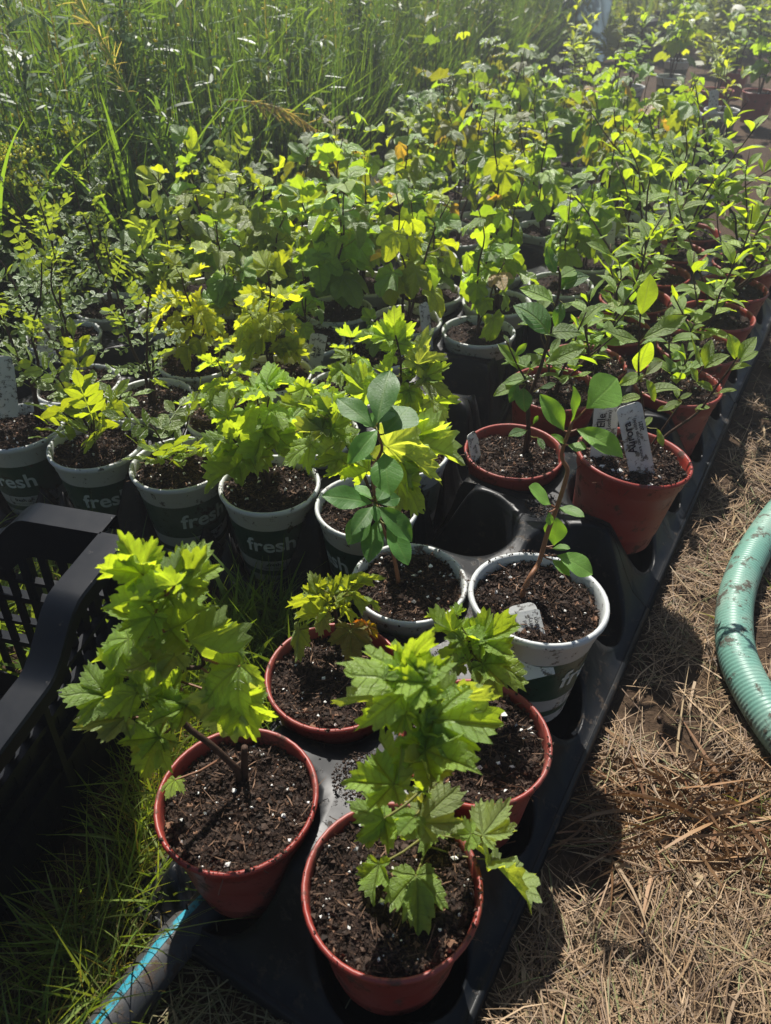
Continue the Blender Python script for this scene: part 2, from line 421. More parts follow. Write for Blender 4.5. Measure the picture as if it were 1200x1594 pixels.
LOB = [lm('lobed_leaf', leaf_lobed(i, True, f, d, c), 'leaf_lobed') for i, (f, d, c) in enumerate([(.38, .12, .25), (.30, .40, .05), (.45, .0, .45), (.22, .35, -.3), (.35, .5, .5), (.35, -.15, .15)])]
LOB_SPOT = [lm('spotted_leaf', leaf_lobed(20 + i, True, .25, d, c), 'leaf_spotted') for i, (d, c) in enumerate([(.35, .2), (.2, -.3), (.1, .9)])]
LOB_LOW = [lm('lobed_leaf_far', leaf_lobed(40 + i, False, f, d, c), 'leaf_far') for i, (f, d, c) in enumerate([(.25, .2, .1), (.2, .55, -.2), (.3, .4, .3), (.2, .6, .1), (.3, .0, .2)])]
OVAL = [lm('oval_leaf', leaf_oval(i, w, -0.15, f, a, t), 'leaf_oval') for i, (w, f, a, t) in enumerate([(.24, .35, .15, .0), (.27, .5, .35, .5), (.21, .25, -.15, -.5), (.25, .6, .25, .3), (.29, .3, .45, -.3)])]
OVAL_LOW = [lm('oval_leaf_far', leaf_oval(10 + i, w, -0.15, f, a, t, 6), 'leaf_oval') for i, (w, f, a, t) in enumerate([(.23, .35, .2, .2), (.26, .5, .35, -.4), (.20, .3, -.1, .4), (.24, .4, .5, 0)])]
BROAD = [lm('broad_leaf', leaf_oval(50 + i, w, ob, f, a, t, 12, .012), 'leaf_glossy') for i, (w, ob, f, a, t) in enumerate([(.26, .45, .25, .2, .1), (.33, .55, .2, .35, -.2), (.24, .3, .5, .25, .3), (.40, .6, .12, .1, .0)])]
PEA = [lm('pea_shrub_leaf', compound(i, 5, .115, .20, False, n=4, droop=d), 'leaf_small') for i, d in enumerate((.15, .4, .0))]
ROSE = [lm('rose_leaf', compound(60 + i, 3, .20, .40, True, .05, n=8, droop=d), 'leaf_small') for i, d in enumerate((.2, .4, .05))]
WAND = [lm('narrow_leaf', leaf_oval(90 + i, .11, -.3, .3, a, t, 6), 'leaf_small') for i, (a, t) in enumerate(((.3, .2), (.6, -.4)))]

def place_leaf(parent, me, base, tip, nh, col, size=None, name='leaf', wide=1.0):
    y = tip - base; L = y.length if size is None else size
    y = y.normalized(); z = nh - y * nh.dot(y)
    if z.length < 1e-3: z = Vector((0.3, -1, 0.2)) - y * Vector((0.3, -1, 0.2)).dot(y)
    z.normalize(); x = y.cross(z)
    b = base - parent.location
    Mx = Matrix(((x.x * L * wide, y.x * L, z.x * L, b.x), (x.y * L * wide, y.y * L, z.y * L, b.y), (x.z * L * wide, y.z * L, z.z * L, b.z), (0, 0, 0, 1)))
    o = obj(name, me, parent, mat=Mx); o.color = (*col, 1)
    return o
def jit(c, r, a=0.12, yellow=0.0):
    k = 1 + r.uniform(-a, a); y = r.random() * yellow
    return (min(c[0] * k * (1 + y * 0.65), .9), c[1] * k * (1 + y * 0.32), c[2] * k * (1 - y * 0.3))
CUR = (0.195, 0.330, 0.062); CUR_Y = (0.225, 0.325, 0.048); HON = (0.155, 0.28, 0.055); PEAC = (0.15, 0.255, 0.075)
CHO = (0.072, 0.185, 0.042); ROS = (0.155, 0.26, 0.040); DRY = (0.36, 0.25, 0.10)

# ------------------------------------------------------------------ pots, soil, tags
POT_H = 0.160
RED_P = [(0.001, .024), (.052, .024), (.0555, .020), (.0595, .024), (.0735, .128), (.0745, .133), (.0770, .136), (.0785, .150), (.0815, .1525), (.0825, .1565), (.0808, .1600), (.0778, .1590), (.0762, .152), (.0745, .134), (.0715, .118), (.0640, .05)]
WHT_P = [(0.001, .004), (.051, .004), (.0535, 0), (.0555, .003), (.0705, .132), (.0722, .134), (.0738, .147), (.0768, .1500), (.0785, .1545), (.0775, .1592), (.0745, .1600), (.0722, .1575), (.0712, .146), (.0695, .130), (.0665, .110), (.0600, .05)]
def pot_mesh(name, prof, mat): V, F = lathe(prof, 44); return mesh_np(name, V, F, [mat])
ME_RED = pot_mesh('red_pot', RED_P, 'red_pot'); ME_WHT = pot_mesh('white_pot', WHT_P, 'white_pot')

def soil_set(seed, radius, ncr, nper):
    r = np.random.default_rng(seed)
    ph = r.uniform(0, 6, 8)
    def h(x, y):
        return 0.0038 * np.sin(70 * x + ph[0]) * np.sin(62 * y + ph[1]) + 0.0022 * np.sin(130 * x + 90 * y + ph[2]) + 0.0018 * np.sin(-110 * x + 160 * y + ph[3]) + 0.0012 * np.sin(260 * x + ph[4]) * np.sin(240 * y + ph[5])
    V, F = [(0, 0, float(h(0, 0)))], []
    nr, ns = 12, 40
    for i in range(1, nr + 1):
        for k in range(ns):
            a = 2 * math.pi * (k + 0.5 * (i % 2)) / ns; q = radius * i / nr
            x, y = q * math.cos(a), q * math.sin(a)
            V.append((x, y, float(h(x, y)) + r.normal() * 0.0009 - (0.004 if i == nr else 0)))
    for k in range(ns): F.append((0, 1 + k, 1 + (k + 1) % ns))
    for i in range(nr - 1):
        for k in range(ns):
            a = 1 + i * ns; F.append((a + k, a + ns + k, a + ns + (k + 1) % ns, a + (k + 1) % ns))
    me = mesh_np('soil', np.array(V), F, ['soil'], smooth=False)
    def pts(n, rmax):
        q = rmax * np.sqrt(r.random(n)); a = r.uniform(0, 2 * np.pi, n); x, y = q * np.cos(a), q * np.sin(a)
        return np.stack([x, y, h(x, y)], 1)
    H = Heap()
    P = pts(ncr, radius * .985); S = 0.0005 + 0.0025 * r.random(ncr) ** 4; P[:, 2] += S * 0.4
    base = np.array([(0.030, 0.018, 0.012)]) * (0.35 + 1.6 * r.random((ncr, 1)) ** 1.5)
    bark = r.random(ncr) < 0.06; base[bark] = np.array((0.16, 0.085, 0.05)) * (0.5 + r.random((bark.sum(), 1)))
    H.add(*chunks(P, S, base, 0.7))
    ne = ncr // 70; q = r.uniform(.0765, .0825, ne); a = r.uniform(0, 2 * np.pi, ne)      # crumbs left on the rim
    a = np.where(r.random(ne) < .6, r.choice(r.uniform(0, 6.28, 4), ne) + r.normal(size=ne) * .25, a); S = 0.0005 + 0.0016 * r.random(ne) ** 2
    H.add(*chunks(np.stack([q * np.cos(a), q * np.sin(a), .0142 + S * .3], 1), S, np.array([(0.032, 0.019, 0.013)]) * (0.5 + r.random((ne, 1))), 0.5))
    nf = ncr // 12
    P = pts(nf, radius * .95); P[:, 2] += 0.002; a = r.uniform(0, 6.28, nf)
    T = np.stack([np.cos(a), np.sin(a), r.normal(size=nf) * .2], 1)
    H.add(*ribbons(P, T, r.uniform(.006, .022, nf), r.uniform(.0006, .0018, nf), r.normal(size=(nf, 3)) * .15, 2, np.array([(0.11, 0.065, 0.04)]) * (0.4 + 1.2 * r.random((nf, 1))), taper=False))
    cr = H.mesh('soil_crumbs', 'crumb'); cr.polygons.foreach_set('use_smooth', np.zeros(len(cr.polygons), dtype=bool))
    P = pts(nper, radius * .96); S = 0.0009 + 0.0026 * r.random(nper) ** 2.5; P[:, 2] += S * .7
    Vv, Ff, _ = chunks(P, S, np.ones((nper, 3)), 0.3)
    pe = mesh_np('perlite', Vv, Ff, ['perlite'], smooth=False)
    return me, cr, pe
SOIL_HI = [soil_set(100 + i, .0755, 6000, 55) for i in range(3)]
SOIL_LO = [soil_set(200 + i, .0755, 420, 22) for i in range(2)]

def text_mesh(txt, size, extrude=0.0):
    cu = bpy.data.curves.new('lettering', 'FONT'); cu.body = txt; cu.size = size; cu.align_x = 'CENTER'; cu.align_y = 'CENTER'; cu.resolution_u = 3; cu.offset = 0.0004 * size / 0.02
    o = bpy.data.objects.new('lettering', cu); COL.objects.link(o)
    dg = bpy.context.evaluated_depsgraph_get(); me = bpy.data.meshes.new_from_object(o.evaluated_get(dg))
    V = np.array([v.co[:] for v in me.vertices]); F = [tuple(p.vertices) for p in me.polygons]
    bpy.data.objects.remove(o); bpy.data.curves.remove(cu); bpy.data.meshes.remove(me)
    return V, F
def wrap_on_pot(V, zc, shear=0.0):
    out = []
    for x, y, _ in V:
        z = zc + y; r = .0555 + (z - .003) / .129 * .015 + .0005
        a = x / r - math.pi / 2
        out.append((r * math.cos(a), r * math.sin(a), z))
    return np.array(out)
tv, tf = text_mesh('fresh', .040)
mb = MB(); mb.add(wrap_on_pot(tv, .0860), tf)
ME_FRESH = mb.mesh('lettering', ['print_white'], False)
mb = MB()
def strip(x0, x1, y0, y1, n=8):
    V, F = [], []
    for i in range(n + 1):
        x = x0 + (x1 - x0) * i / n; V += [(x, y0, 0), (x, y1, 0)]
    for i in range(n): F.append((2 * i, 2 * i + 2, 2 * i + 3, 2 * i + 1))
    return np.array(V), F
for a in ((-.020, .020, .0535, .0541), (-.020, .020, .0354, .0360), (-.020, -.0194, .036, .0535), (.0194, .020, .036, .0535)):
    v, f = strip(*a); mb.add(wrap_on_pot(v, 0), f)
tv, tf = text_mesh('fresh', .010); mb.add(wrap_on_pot(tv, .0445), tf)
ME_BOX = mb.mesh('printed_box', ['ink'], False)

def rim_of(pot, x, y, lift=0.0): return 0.014 + lift
def make_pot(parent, kind, hero, rot=0.0, tilt=None, sc=1.0):
    "pot and soil of one potted plant"
    Mx = Matrix.Rotation(rot, 4, 'Z')
    if tilt: Mx = Matrix.Rotation(tilt[1], 4, 'Y') @ Matrix.Rotation(tilt[0], 4, 'X') @ Mx
    me = ME_RED if kind == 'red' else ME_WHT
    p = obj('pot', me, parent, mat=Mx @ Matrix.Diagonal((sc * rnd.uniform(.985, 1.015), sc * rnd.uniform(.985, 1.015), sc, 1)))
    if kind == 'white' and hero:
        t = obj('lettering', ME_FRESH, p); b = obj('printed_box', ME_BOX, p)
    s, c, pe = (SOIL_HI if hero else SOIL_LO)[rnd.randrange(2)]
    q = 1.0 if kind == 'red' else 0.945
    So = Mx @ Matrix.Translation((0, 0, (.146 + rnd.uniform(-.004, .004)) * sc)) @ Matrix.Rotation(R(rnd.uniform(-2.5, 2.5)), 4, 'X') @ Matrix.Rotation(R(rnd.uniform(-2.5, 2.5)), 4, 'Y') @ Matrix.Rotation(rnd.uniform(0, 6.28), 4, 'Z') @ Matrix.Diagonal((q * sc, q * sc, sc, 1))
    so = obj('soil', s, parent, mat=So)
    tag(obj('soil_crumbs', c, so), kind='stuff'); tag(obj('perlite', pe, so), kind='stuff')
    return p

def stem_mesh(stems, pets, mats=('bark', 'petiole')):
    mb = MB()
    for pts, r0, r1 in stems:
        n = len(pts); mb.tube(pts, [r0 + (r1 - r0) * i / (n - 1) for i in range(n)], 7, 0)
    for a, b, r in pets:
        a, b = Vector(a), Vector(b); mid = (a + b) / 2 + Vector((0, 0, -0.08 * (b - a).length))
        mb.tube([a, mid, b], [r * 1.2, r, r * .8], 4, 1, cap=False)
    return mb.mesh('stem', list(mats))
def smooth_path(pts, n=4):
    "Catmull-Rom through the points"
    P = [Vector(p) for p in pts]; P = [P[0] * 2 - P[1]] + P + [P[-1] * 2 - P[-2]]; out = []
    for i in range(1, len(P) - 2):
        for k in range(n):
            t = k / n
            out.append(0.5 * ((2 * P[i]) + (-P[i - 1] + P[i + 1]) * t + (2 * P[i - 1] - 5 * P[i] + 4 * P[i + 1] - P[i + 2]) * t * t + (-P[i - 1] + 3 * P[i] - 3 * P[i + 1] + P[i + 2]) * t ** 3))
    return out + [P[-2]]
# ------------------------------------------------------------------ nursery trays
def tray_mesh(nx, ny, px, py, rw, mg=0.092, hd=0.150, sl=(.035, .075, 0, 0)):
    V, F = [], []
    x0, x1 = -mg, (nx - 1) * px + mg
    y0 = -mg if sl[2] else -py / 2 + .0006; y1 = (ny - 1) * py + (mg if sl[3] else py / 2 - .0006)
    def surf(x, y):
        t = 1
        for d, w in zip((x - x0, x1 - x, y - y0, y1 - y), sl):
            if not w: continue
            q = min(max((d - 0.008) / w, 0), 1); t = min(t, .6 * q + .4 * q * q * (3 - 2 * q))
        dx, dy = abs((x / px + .5) % 1 - .5), abs((y / py + .5) % 1 - .5)
        return 0.026 + (hd - 0.026) * t - 0.004 * math.cos(dx * 2 * math.pi) * math.cos(dy * 2 * math.pi) * t
    NA = 48
    for b in range(ny):
        for a in range(nx):
            cx, cy = a * px, b * py
            l = x0 if a == 0 else cx - px / 2; r_ = x1 if a == nx - 1 else cx + px / 2
            lo = y0 if b == 0 else cy - py / 2; hi = y1 if b == ny - 1 else cy + py / 2
            k0 = len(V); rows = []
            for s in range(9):
                row = []
                for k in range(NA):
                    th = 2 * math.pi * k / NA; c, sn = math.cos(th), math.sin(th)
                    ex, ey = cx + rw * c, cy + rw * sn
                    if k % 12 == 6:
                        bx, by = (r_ if c > 0 else l), (hi if sn > 0 else lo)
                    else:
                        tx = ((r_ - cx) / c if c > 0 else (l - cx) / c) if abs(c) > 1e-6 else 9
                        ty = ((hi - cy) / sn if sn > 0 else (lo - cy) / sn) if abs(sn) > 1e-6 else 9
                        t = min(tx, ty); bx, by = cx + c * t, cy + sn * t
                    ze = surf(ex, ey)
                    if s == 0: p = (cx + .060 / .073 * rw * c * .02, cy + rw * sn * .02, .012)
                    elif s == 1: p = (cx + .80 * rw * c, cy + .80 * rw * sn, .012)
                    elif s == 2: p = (cx + .83 * rw * c, cy + .83 * rw * sn, .016)
                    elif s == 3: p = (cx + .945 * rw * c, cy + .945 * rw * sn, ze - .014)
                    elif s == 4: p = (cx + .975 * rw * c, cy + .975 * rw * sn, ze - .012)
                    elif s == 5: p = (ex, ey, ze - .003)
                    else:
                        t = (.22, .6, 1.0)[s - 6]; x, y = ex + (bx - ex) * t, ey + (by - ey) * t
                        p = (x, y, surf(x, y))
                    row.append(len(V)); V.append(p)
                rows.append(row)
            for s in range(8):
                for k in range(NA):
                    F.append((rows[s][k], rows[s][(k + 1) % NA], rows[s + 1][(k + 1) % NA], rows[s + 1][k]))
    for yy, w in ((y0, sl[2]), (y1, sl[3])):          # upright end walls
        if w: continue
        k = len(V); n = 40
        for i in range(n + 1):
            x = x0 + (x1 - x0) * i / n; V += [(x, yy, surf(x, yy)), (x, yy, .020)]
        F += [(k + 2 * i, k + 2 * i + 1, k + 2 * i + 3, k + 2 * i + 2) for i in range(n)]
    loops = []
    for o, z in ((0, .026), (.004, .027), (.007, .024), (.008, .006)):
        loops.append(len(V)); oy0, oy1 = (o if sl[2] else 0), (o if sl[3] else 0); V += [(x0 - o, y0 - oy0, z), (x1 + o, y0 - oy0, z), (x1 + o, y1 + oy1, z), (x0 - o, y1 + oy1, z)]
    for i in range(3):
        for k in range(4): F.append((loops[i] + k, loops[i] + (k + 1) % 4, loops[i + 1] + (k + 1) % 4, loops[i + 1] + k))
    me = mesh_np('nursery_tray', np.array(V), F, ['tray'])
    return me
def TL(i, j): p = Vector((0.006, 0.343, 0)) + UT * 0.180 * i - NT * 0.178 * j; return p
FU = Vector((0.056, 0.151, 0)).normalized(); FN = Vector((0.151, -0.056, 0)).normalized()
def FL(r, c): return Vector((-0.028, 0.908, 0)) + FU * 0.161 * r - FN * 0.161 * c
ROT_T = math.atan2(-NT.y, NT.x) * -1; ROT_F = math.atan2(FN.y, FN.x)
ME_T8 = tray_mesh(2, 4, .178, .180, .0775); ME_T6 = tray_mesh(2, 3, .161, .161, .0725, mg=.0800, hd=.146, sl=(.02, .02, .05, 0)); ME_T6B = tray_mesh(2, 3, .161, .161, .0725, mg=.0800, hd=.146, sl=(.02, .02, 0, 0)); ME_T8F = tray_mesh(2, 4, .178, .180, .0775, sl=(.06, .075, .07, 0))
GT = 'black moulded trays that hold the pots'
def tray(me, p, rot, label):
    o = obj('nursery_tray', me, loc=(p.x, p.y, 0)); o.rotation_euler = (0, 0, rot)
    return tag(o, label, 'tray', GT)
tray(ME_T8F, TL(0, 1), ROT_T, 'black plastic nursery tray in front with two empty wells and four red pots')
tray(ME_T8, TL(4, 1), ROT_T, 'black tray behind the front tray, holding the tall red pot with white tags')
tray(ME_T8, TL(8, 1), ROT_T, 'black tray along the straw path, third tray from the front')
WORD = ['first', 'second', 'third', 'fourth', 'fifth', 'sixth', 'seventh', 'eighth', 'ninth', 'tenth', 'eleventh', 'twelfth', 'thirteenth', 'fourteenth', 'fifteenth', 'sixteenth', 'seventeenth', 'eighteenth', 'nineteenth', 'twentieth']
def XL(y):
    pts = [(1.0, -1.9), (1.55, -1.05), (1.95, -.52), (2.55, -.22), (4.6, .62), (6.5, 1.35), (7, 9)]
    return float(np.interp(y, [p[0] for p in pts], [p[1] for p in pts]))
for q, (r0, c0) in enumerate(((0, 1), (0, 3), (0, 5), (3, 1), (3, 3), (3, 5))):
    where = ('beside the two empty wells of the front tray', 'under the middle white pots of the front row', 'behind the black crate', 'with one empty well under the white pots, behind the central plant', 'under the yellow-green currants left of centre', 'under the leafy pea shrubs by the weeds')[q]
    tray(ME_T6 if r0 == 0 else ME_T6B, FL(r0, c0), ROT_F, 'black six-pot tray ' + where)

# ------------------------------------------------------------------ plants grown by rule
def grow(root, loc, kind, h, n, seed, lean=(0, 0), nst=2, spread=0.25, size=0.06, col=CUR, yellow=0.2, low=False, bare=0.3, droop=25, off=(0, 0)):
    r = random.Random(seed); stems, pets = [], []
    z0 = loc.z + 0.142
    base = Vector((loc.x + off[0], loc.y + off[1], z0))
    dk = Vector((0, 0, 1))
    per = max(1, n // nst); az0 = r.uniform(0, 6.28)
    for s in range(nst):
        a = az0 + s * 6.283 / nst + r.uniform(-.5, .5); hs = h * (1 if s == 0 else r.uniform(.55, .95)); sp = spread * (0.25 if s == 0 and nst > 1 else r.uniform(.5, 1.0))
        top = Vector((math.cos(a) * sp * hs + lean[0] * hs, math.sin(a) * sp * hs + lean[1] * hs, hs))
        P = [base + Vector((math.cos(a), math.sin(a), 0)) * .004]
        for k in range(1, 6):
            t = k / 5
            P.append(base + Vector((top.x * t ** 1.3, top.y * t ** 1.3, top.z * t)) + Vector((r.uniform(-1, 1), r.uniform(-1, 1), 0)) * (.011 if kind == 'oval' else .007) * (hs / .25))
        P = smooth_path(P, 3)
        stems.append((P, .0026 * (h / .25) ** .5 + .0006, .0010))
        for k in range(per):
            t = bare + (1 - bare) * (k + .5 * r.random()) / per
            p = P[min(int(t * (len(P) - 1)), len(P) - 1)]
            if kind in ('currant', 'droopy'):
                az = a + k * 2.399 + r.uniform(-.3, .3); out = Vector((math.cos(az), math.sin(az), 0))
                pl = size * r.uniform(.5, .95) * (1 - .45 * t)
                el = R(r.uniform(15, 50)) if t < .85 else R(r.uniform(50, 80))
                b = p + (out * math.cos(el) + dk * math.sin(el)) * pl
                sz = size * r.uniform(.60, 1.12) * (1 - .30 * t ** 3)
                te = R((droop if kind == 'currant' else 55) * -1 + r.uniform(-20, 25)) if t < .82 else R(r.uniform(5, 65) - (30 if kind == 'droopy' else 0))
                tip = b + (out * math.cos(te) + dk * math.sin(te)) * sz
                nh = dk + out * r.uniform(.1, .6) + Vector((r.uniform(-.4, .4), r.uniform(-.4, .4), 0))
                pets.append((p, b, .0009)); me = r.choice(LOB_LOW if low else LOB)
                c = jit(col, r, .18 if not low else .38, yellow)
                if low and r.random() < .25: c = jit(HON, r, .3)
                if kind == 'droopy' and r.random() < .03: c = jit(DRY, r)
                place_leaf(root, me, b, tip, nh, c)
            elif kind == 'oval':
                for sg in (0, 1):
                    az = a + k * 1.571 + sg * math.pi + r.uniform(-.35, .35); out = Vector((math.cos(az), math.sin(az), 0))
                    el = R(r.uniform(10, 55)) if t < .8 else R(r.uniform(45, 80))
                    b = p + (out * math.cos(el) + dk * math.sin(el)) * .005
                    sz = size * r.uniform(.65, 1.1) * (1 - .25 * t ** 3)
                    tip = b + (out * math.cos(el - .2) + dk * math.sin(el - .2)) * sz
                    nh = dk - out * .25 + Vector((r.uniform(-.5, .5), r.uniform(-.5, .5), 0))
                    pets.append((p, b, .0007))
                    place_leaf(root, r.choice(OVAL_LOW if low else OVAL), b, tip, nh, jit(col, r, .18, yellow))
            else:
                az = a + k * 2.399 + r.uniform(-.3, .3); out = Vector((math.cos(az), math.sin(az), 0))
                el = R(r.uniform(10, 60)) if t < .85 else R(r.uniform(50, 80)); b = p
                sz = size * r.uniform(.7, 1.1)
                tip = b + (out * math.cos(el) + dk * math.sin(el)) * sz
                me = r.choice({'pea': PEA, 'rose': ROSE, 'wand': WAND}[kind])
                place_leaf(root, me, b, tip, dk + out * .3 + Vector((r.uniform(-.4, .4), r.uniform(-.4, .4), 0)), jit(col, r, .18, yellow))
    st = [([p - loc for p in P], a, b) for P, a, b in stems]
    pt = [(a - loc, b - loc, q) for a, b, q in pets]
    obj('stem', stem_mesh(st, pt), root)
NAMES = {'currant': ('potted_currant', 'currant'), 'droopy': ('potted_currant', 'currant'), 'oval': ('potted_honeyberry', 'honeyberry'), 'pea': ('potted_pea_shrub', 'pea shrub'), 'rose': ('potted_rose', 'rose'), 'wand': ('potted_willow', 'willow'), 'broad': ('potted_chokeberry', 'chokeberry')}
GP = 'potted nursery plants standing in the trays'
USED = []
def potted(kind, p, pot, label, hero=False, lift=0.0, rot=0.0, tilt=None, sc=1.0):
    loc = Vector((p.x, p.y, 0.0145 + lift))
    root = empty(NAMES[kind][0], loc, label, 'potted plant', GP)
    make_pot(root, pot, hero, rot, tilt, sc); USED.append(p)
    return root, loc

# hand-placed plants of the foreground -------------------------------------------------
def hand(root, loc, Y, sc, ox, oy, stems, leaves, meshes, col, seed, yellow=.12, pr=.0010, mats=('bark', 'petiole'), nh0=(0, -.40, 1)):
    r = random.Random(seed)
    S, pts = [], []
    for path, r0, r1 in stems:
        P = smooth_path([at(ox + q[0] * sc, oy + q[1] * sc, Y + (q[2] if len(q) > 2 else 0)) for q in path], 4)
        zs = loc.z + .136
        if zs < P[0].z < zs + .10 and (P[0] - loc).xy.length < .08: P.insert(0, Vector((P[0].x, P[0].y + .003, zs)))
        S.append(([p - loc for p in P], r0, r1)); pts += P
    pets = []
    for L in leaves:
        bx, by, tx, ty, db, dt = L[:6]; ex = L[6] if len(L) > 6 else {}
        b = at(ox + bx * sc, oy + by * sc, Y + db); t = at(ox + tx * sc, oy + ty * sc, Y + db + dt)
        q = min(pts, key=lambda p: (p - b).length + 1.2 * max(0, p.z - b.z))
        if (q - b).length > .003: pets.append((q - loc, b - loc, pr))
        me = ex.get('me'); me = meshes[me] if me is not None else r.choice(meshes)
        if 'mesh' in ex: me = ex['mesh']
        back = meshes is LOB and 'nh' not in ex and r.random() < .45
        nh = Vector((0, 1, .15) if back else ex.get('nh', nh0)) + Vector((r.uniform(-.3, .3), r.uniform(-.3, .3), 0))
        lob = meshes is LOB
        place_leaf(root, me, b, t, nh, jit(ex.get('col', col), r, .18, yellow), size=(t - b).length * (.93 if lob else 1), wide=ex.get('w', .93 if lob else 1.0))
        if lob and r.random() < .40:
            q2 = q + Vector((r.uniform(-.02, .02), r.uniform(-.02, .02), r.uniform(.0, .03))); dd = (t - b).normalized() + Vector((r.uniform(-.9, .9), r.uniform(-.9, .9), r.uniform(-.3, .7)))
            pets.append((q - loc, q2 - loc, pr * .8)); place_leaf(root, r.choice(LOB), q2, q2 + dd.normalized() * (t - b).length * r.uniform(.40, .62), Vector((r.uniform(-.6, .6), r.uniform(-.6, .9), .8)), jit(col, r, .2, yellow))
    obj('stem', stem_mesh(S, pets, mats), root)

# A: currant in the nearest red pot
root, loc = potted('currant', TL(0, 0), 'red', 'leafy currant in the nearest red pot, at the front corner of the tray', True)
hand(root, loc, .384, .3667, 440, 950, [([(612, 1000, 0), (605, 800, 0), (602, 600, 0), (575, 450, .0), (540, 370, .0)], .0034, .0016)],
 [(525, 330, 300, 225, 0, -.01), (530, 330, 480, 150, 0, .025), (540, 340, 695, 195, 0, .01), (535, 250, 612, 70, .01, .03), (560, 300, 560, 170, .01, .02),
  (490, 430, 248, 300, .01, .02, {'col': (.21, .31, .11)}), (520, 400, 335, 440, 0, -.01), (500, 470, 305, 490, .0, .005), (590, 390, 775, 340, .01, .01), (690, 430, 892, 300, .02, .03, {'col': (.20, .30, .10)}),
  (640, 470, 945, 465, 0, -.01), (640, 480, 740, 420, 0, .02), (490, 750, 370, 520, -.035, .035, {'me': 5}), (470, 740, 250, 725, -.035, .0, {'me': 0}), (605, 595, 835, 680, -.02, -.025), (600, 590, 480, 480, -.01, .0), (610, 600, 720, 520, -.01, .01), (600, 640, 625, 780, -.025, -.035, {'col': (.22, .30, .11)}),
  (590, 900, 745, 735, -.02, .02, {'col': (.21, .30, .11)}), (560, 880, 500, 930, -.02, -.02), (430, 885, 310, 830, -.03, -.005, {'me': 3}), (430, 890, 350, 1020, -.03, -.02), (450, 890, 445, 1025, -.02, -.03), (410, 1080, 375, 1250, -.03, -.03, {'nh': (-1, -.6, .4)}),
  (565, 1130, 590, 1350, -.035, -.05, {'me': 1, 'nh': (.2, -1, .5)}), (850, 955, 960, 830, -.01, .03, {'col': (.21, .30, .10)}), (800, 950, 700, 970, -.015, -.01), (885, 1062, 1075, 1255, -.02, -.05, {'me': 0, 'col': (.20, .31, .11)}), (595, 960, 500, 975, -.02, -.01), (600, 830, 505, 815, -.005, .0, {'col': (.25, .30, .13)}), (520, 440, 460, 540, -.02, -.01), (560, 200, 480, 190, .02, .02)],
 LOB, CUR, 11, .30, .0012)
# B: currant leaning over the crate
root, loc = potted('currant', TL(0, 1), 'red', 'currant with two thick stems leaning towards the black crate, in a red pot', True)
hand(root, loc, .462, .3, 80, 800, [([(1000, 1420, 0), (1002, 1330, 0), (1002, 1210, 0)], .0046, .0034), ([(960, 1320, -.005), (830, 1200, -.005), (690, 1090, -.005), (640, 950, 0), (680, 780, 0), (640, 640, 0), (600, 520, .01), (560, 430, .01)], .0037, .0018), ([(690, 1090, -.005), (560, 1000, -.01), (430, 880, -.01), (380, 760, 0)], .0030, .0014), ([(680, 800, 0), (790, 780, 0), (720, 620, .01), (690, 480, .015)], .0024, .0014)],
 [(470, 310, 330, 90, 0, .01, {'me': 5}), (480, 320, 245, 180, 0, -.01), (690, 370, 850, 175, .01, .01), (690, 360, 770, 105, .01, .03), (610, 350, 690, 165, .0, .02), (640, 370, 400, 365, -.01, -.01), (520, 450, 278, 420, -.01, 0),
  (470, 540, 272, 490, 0, 0), (530, 530, 430, 690, -.02, -.02), (620, 600, 840, 480, -.01, .0), (690, 530, 765, 370, .02, .02), (715, 660, 1030, 775, -.01, -.01, {'me': 2}), (980, 790, 720, 990, -.02, -.02, {'me': 3}), (940, 910, 875, 1215, -.02, -.03, {'me': 1, 'col': (.22, .31, .14), 'nh': (0, -1, .6), 'w': 1.2}), (985, 960, 1005, 1235, -.03, -.02, {'me': 1, 'nh': (.2, -1, .5)}),
  (290, 940, 35, 910, -.01, -.01), (290, 930, 150, 790, -.01, .01), (430, 850, 185, 765, -.01, .0), (440, 930, 235, 1025, -.02, -.01), (380, 1060, 95, 1075, -.02, -.01, {'col': (.19, .27, .12)}), (560, 1160, 420, 1395, -.03, -.03, {'nh': (-.3, -1, .4)}), (560, 1160, 345, 1180, -.03, -.01),
  (640, 730, 375, 765, -.02, -.02, {'col': (.20, .28, .13)}), (550, 680, 420, 610, -.01, .0), (400, 650, 210, 650, 0, .01), (600, 990, 705, 790, -.02, .02), (600, 990, 545, 880, -.02, .01), (700, 1000, 495, 1090, -.03, -.02), (520, 850, 445, 750, -.01, .01), (640, 1380, 600, 1465, -.03, -.02), (420, 700, 330, 560, .01, .02), (900, 920, 1035, 890, -.01, .0), (460, 900, 560, 800, -.02, 0), (600, 700, 560, 600, .01, .02), (520, 1040, 420, 1000, -.02, 0), (350, 820, 260, 900, .0, -.01), (560, 1010, 640, 1120, -.02, -.03), (500, 760, 600, 850, -.03, -.02)],
 LOB, CUR, 12, .30, .0013, ('bark', 'red_stem'))
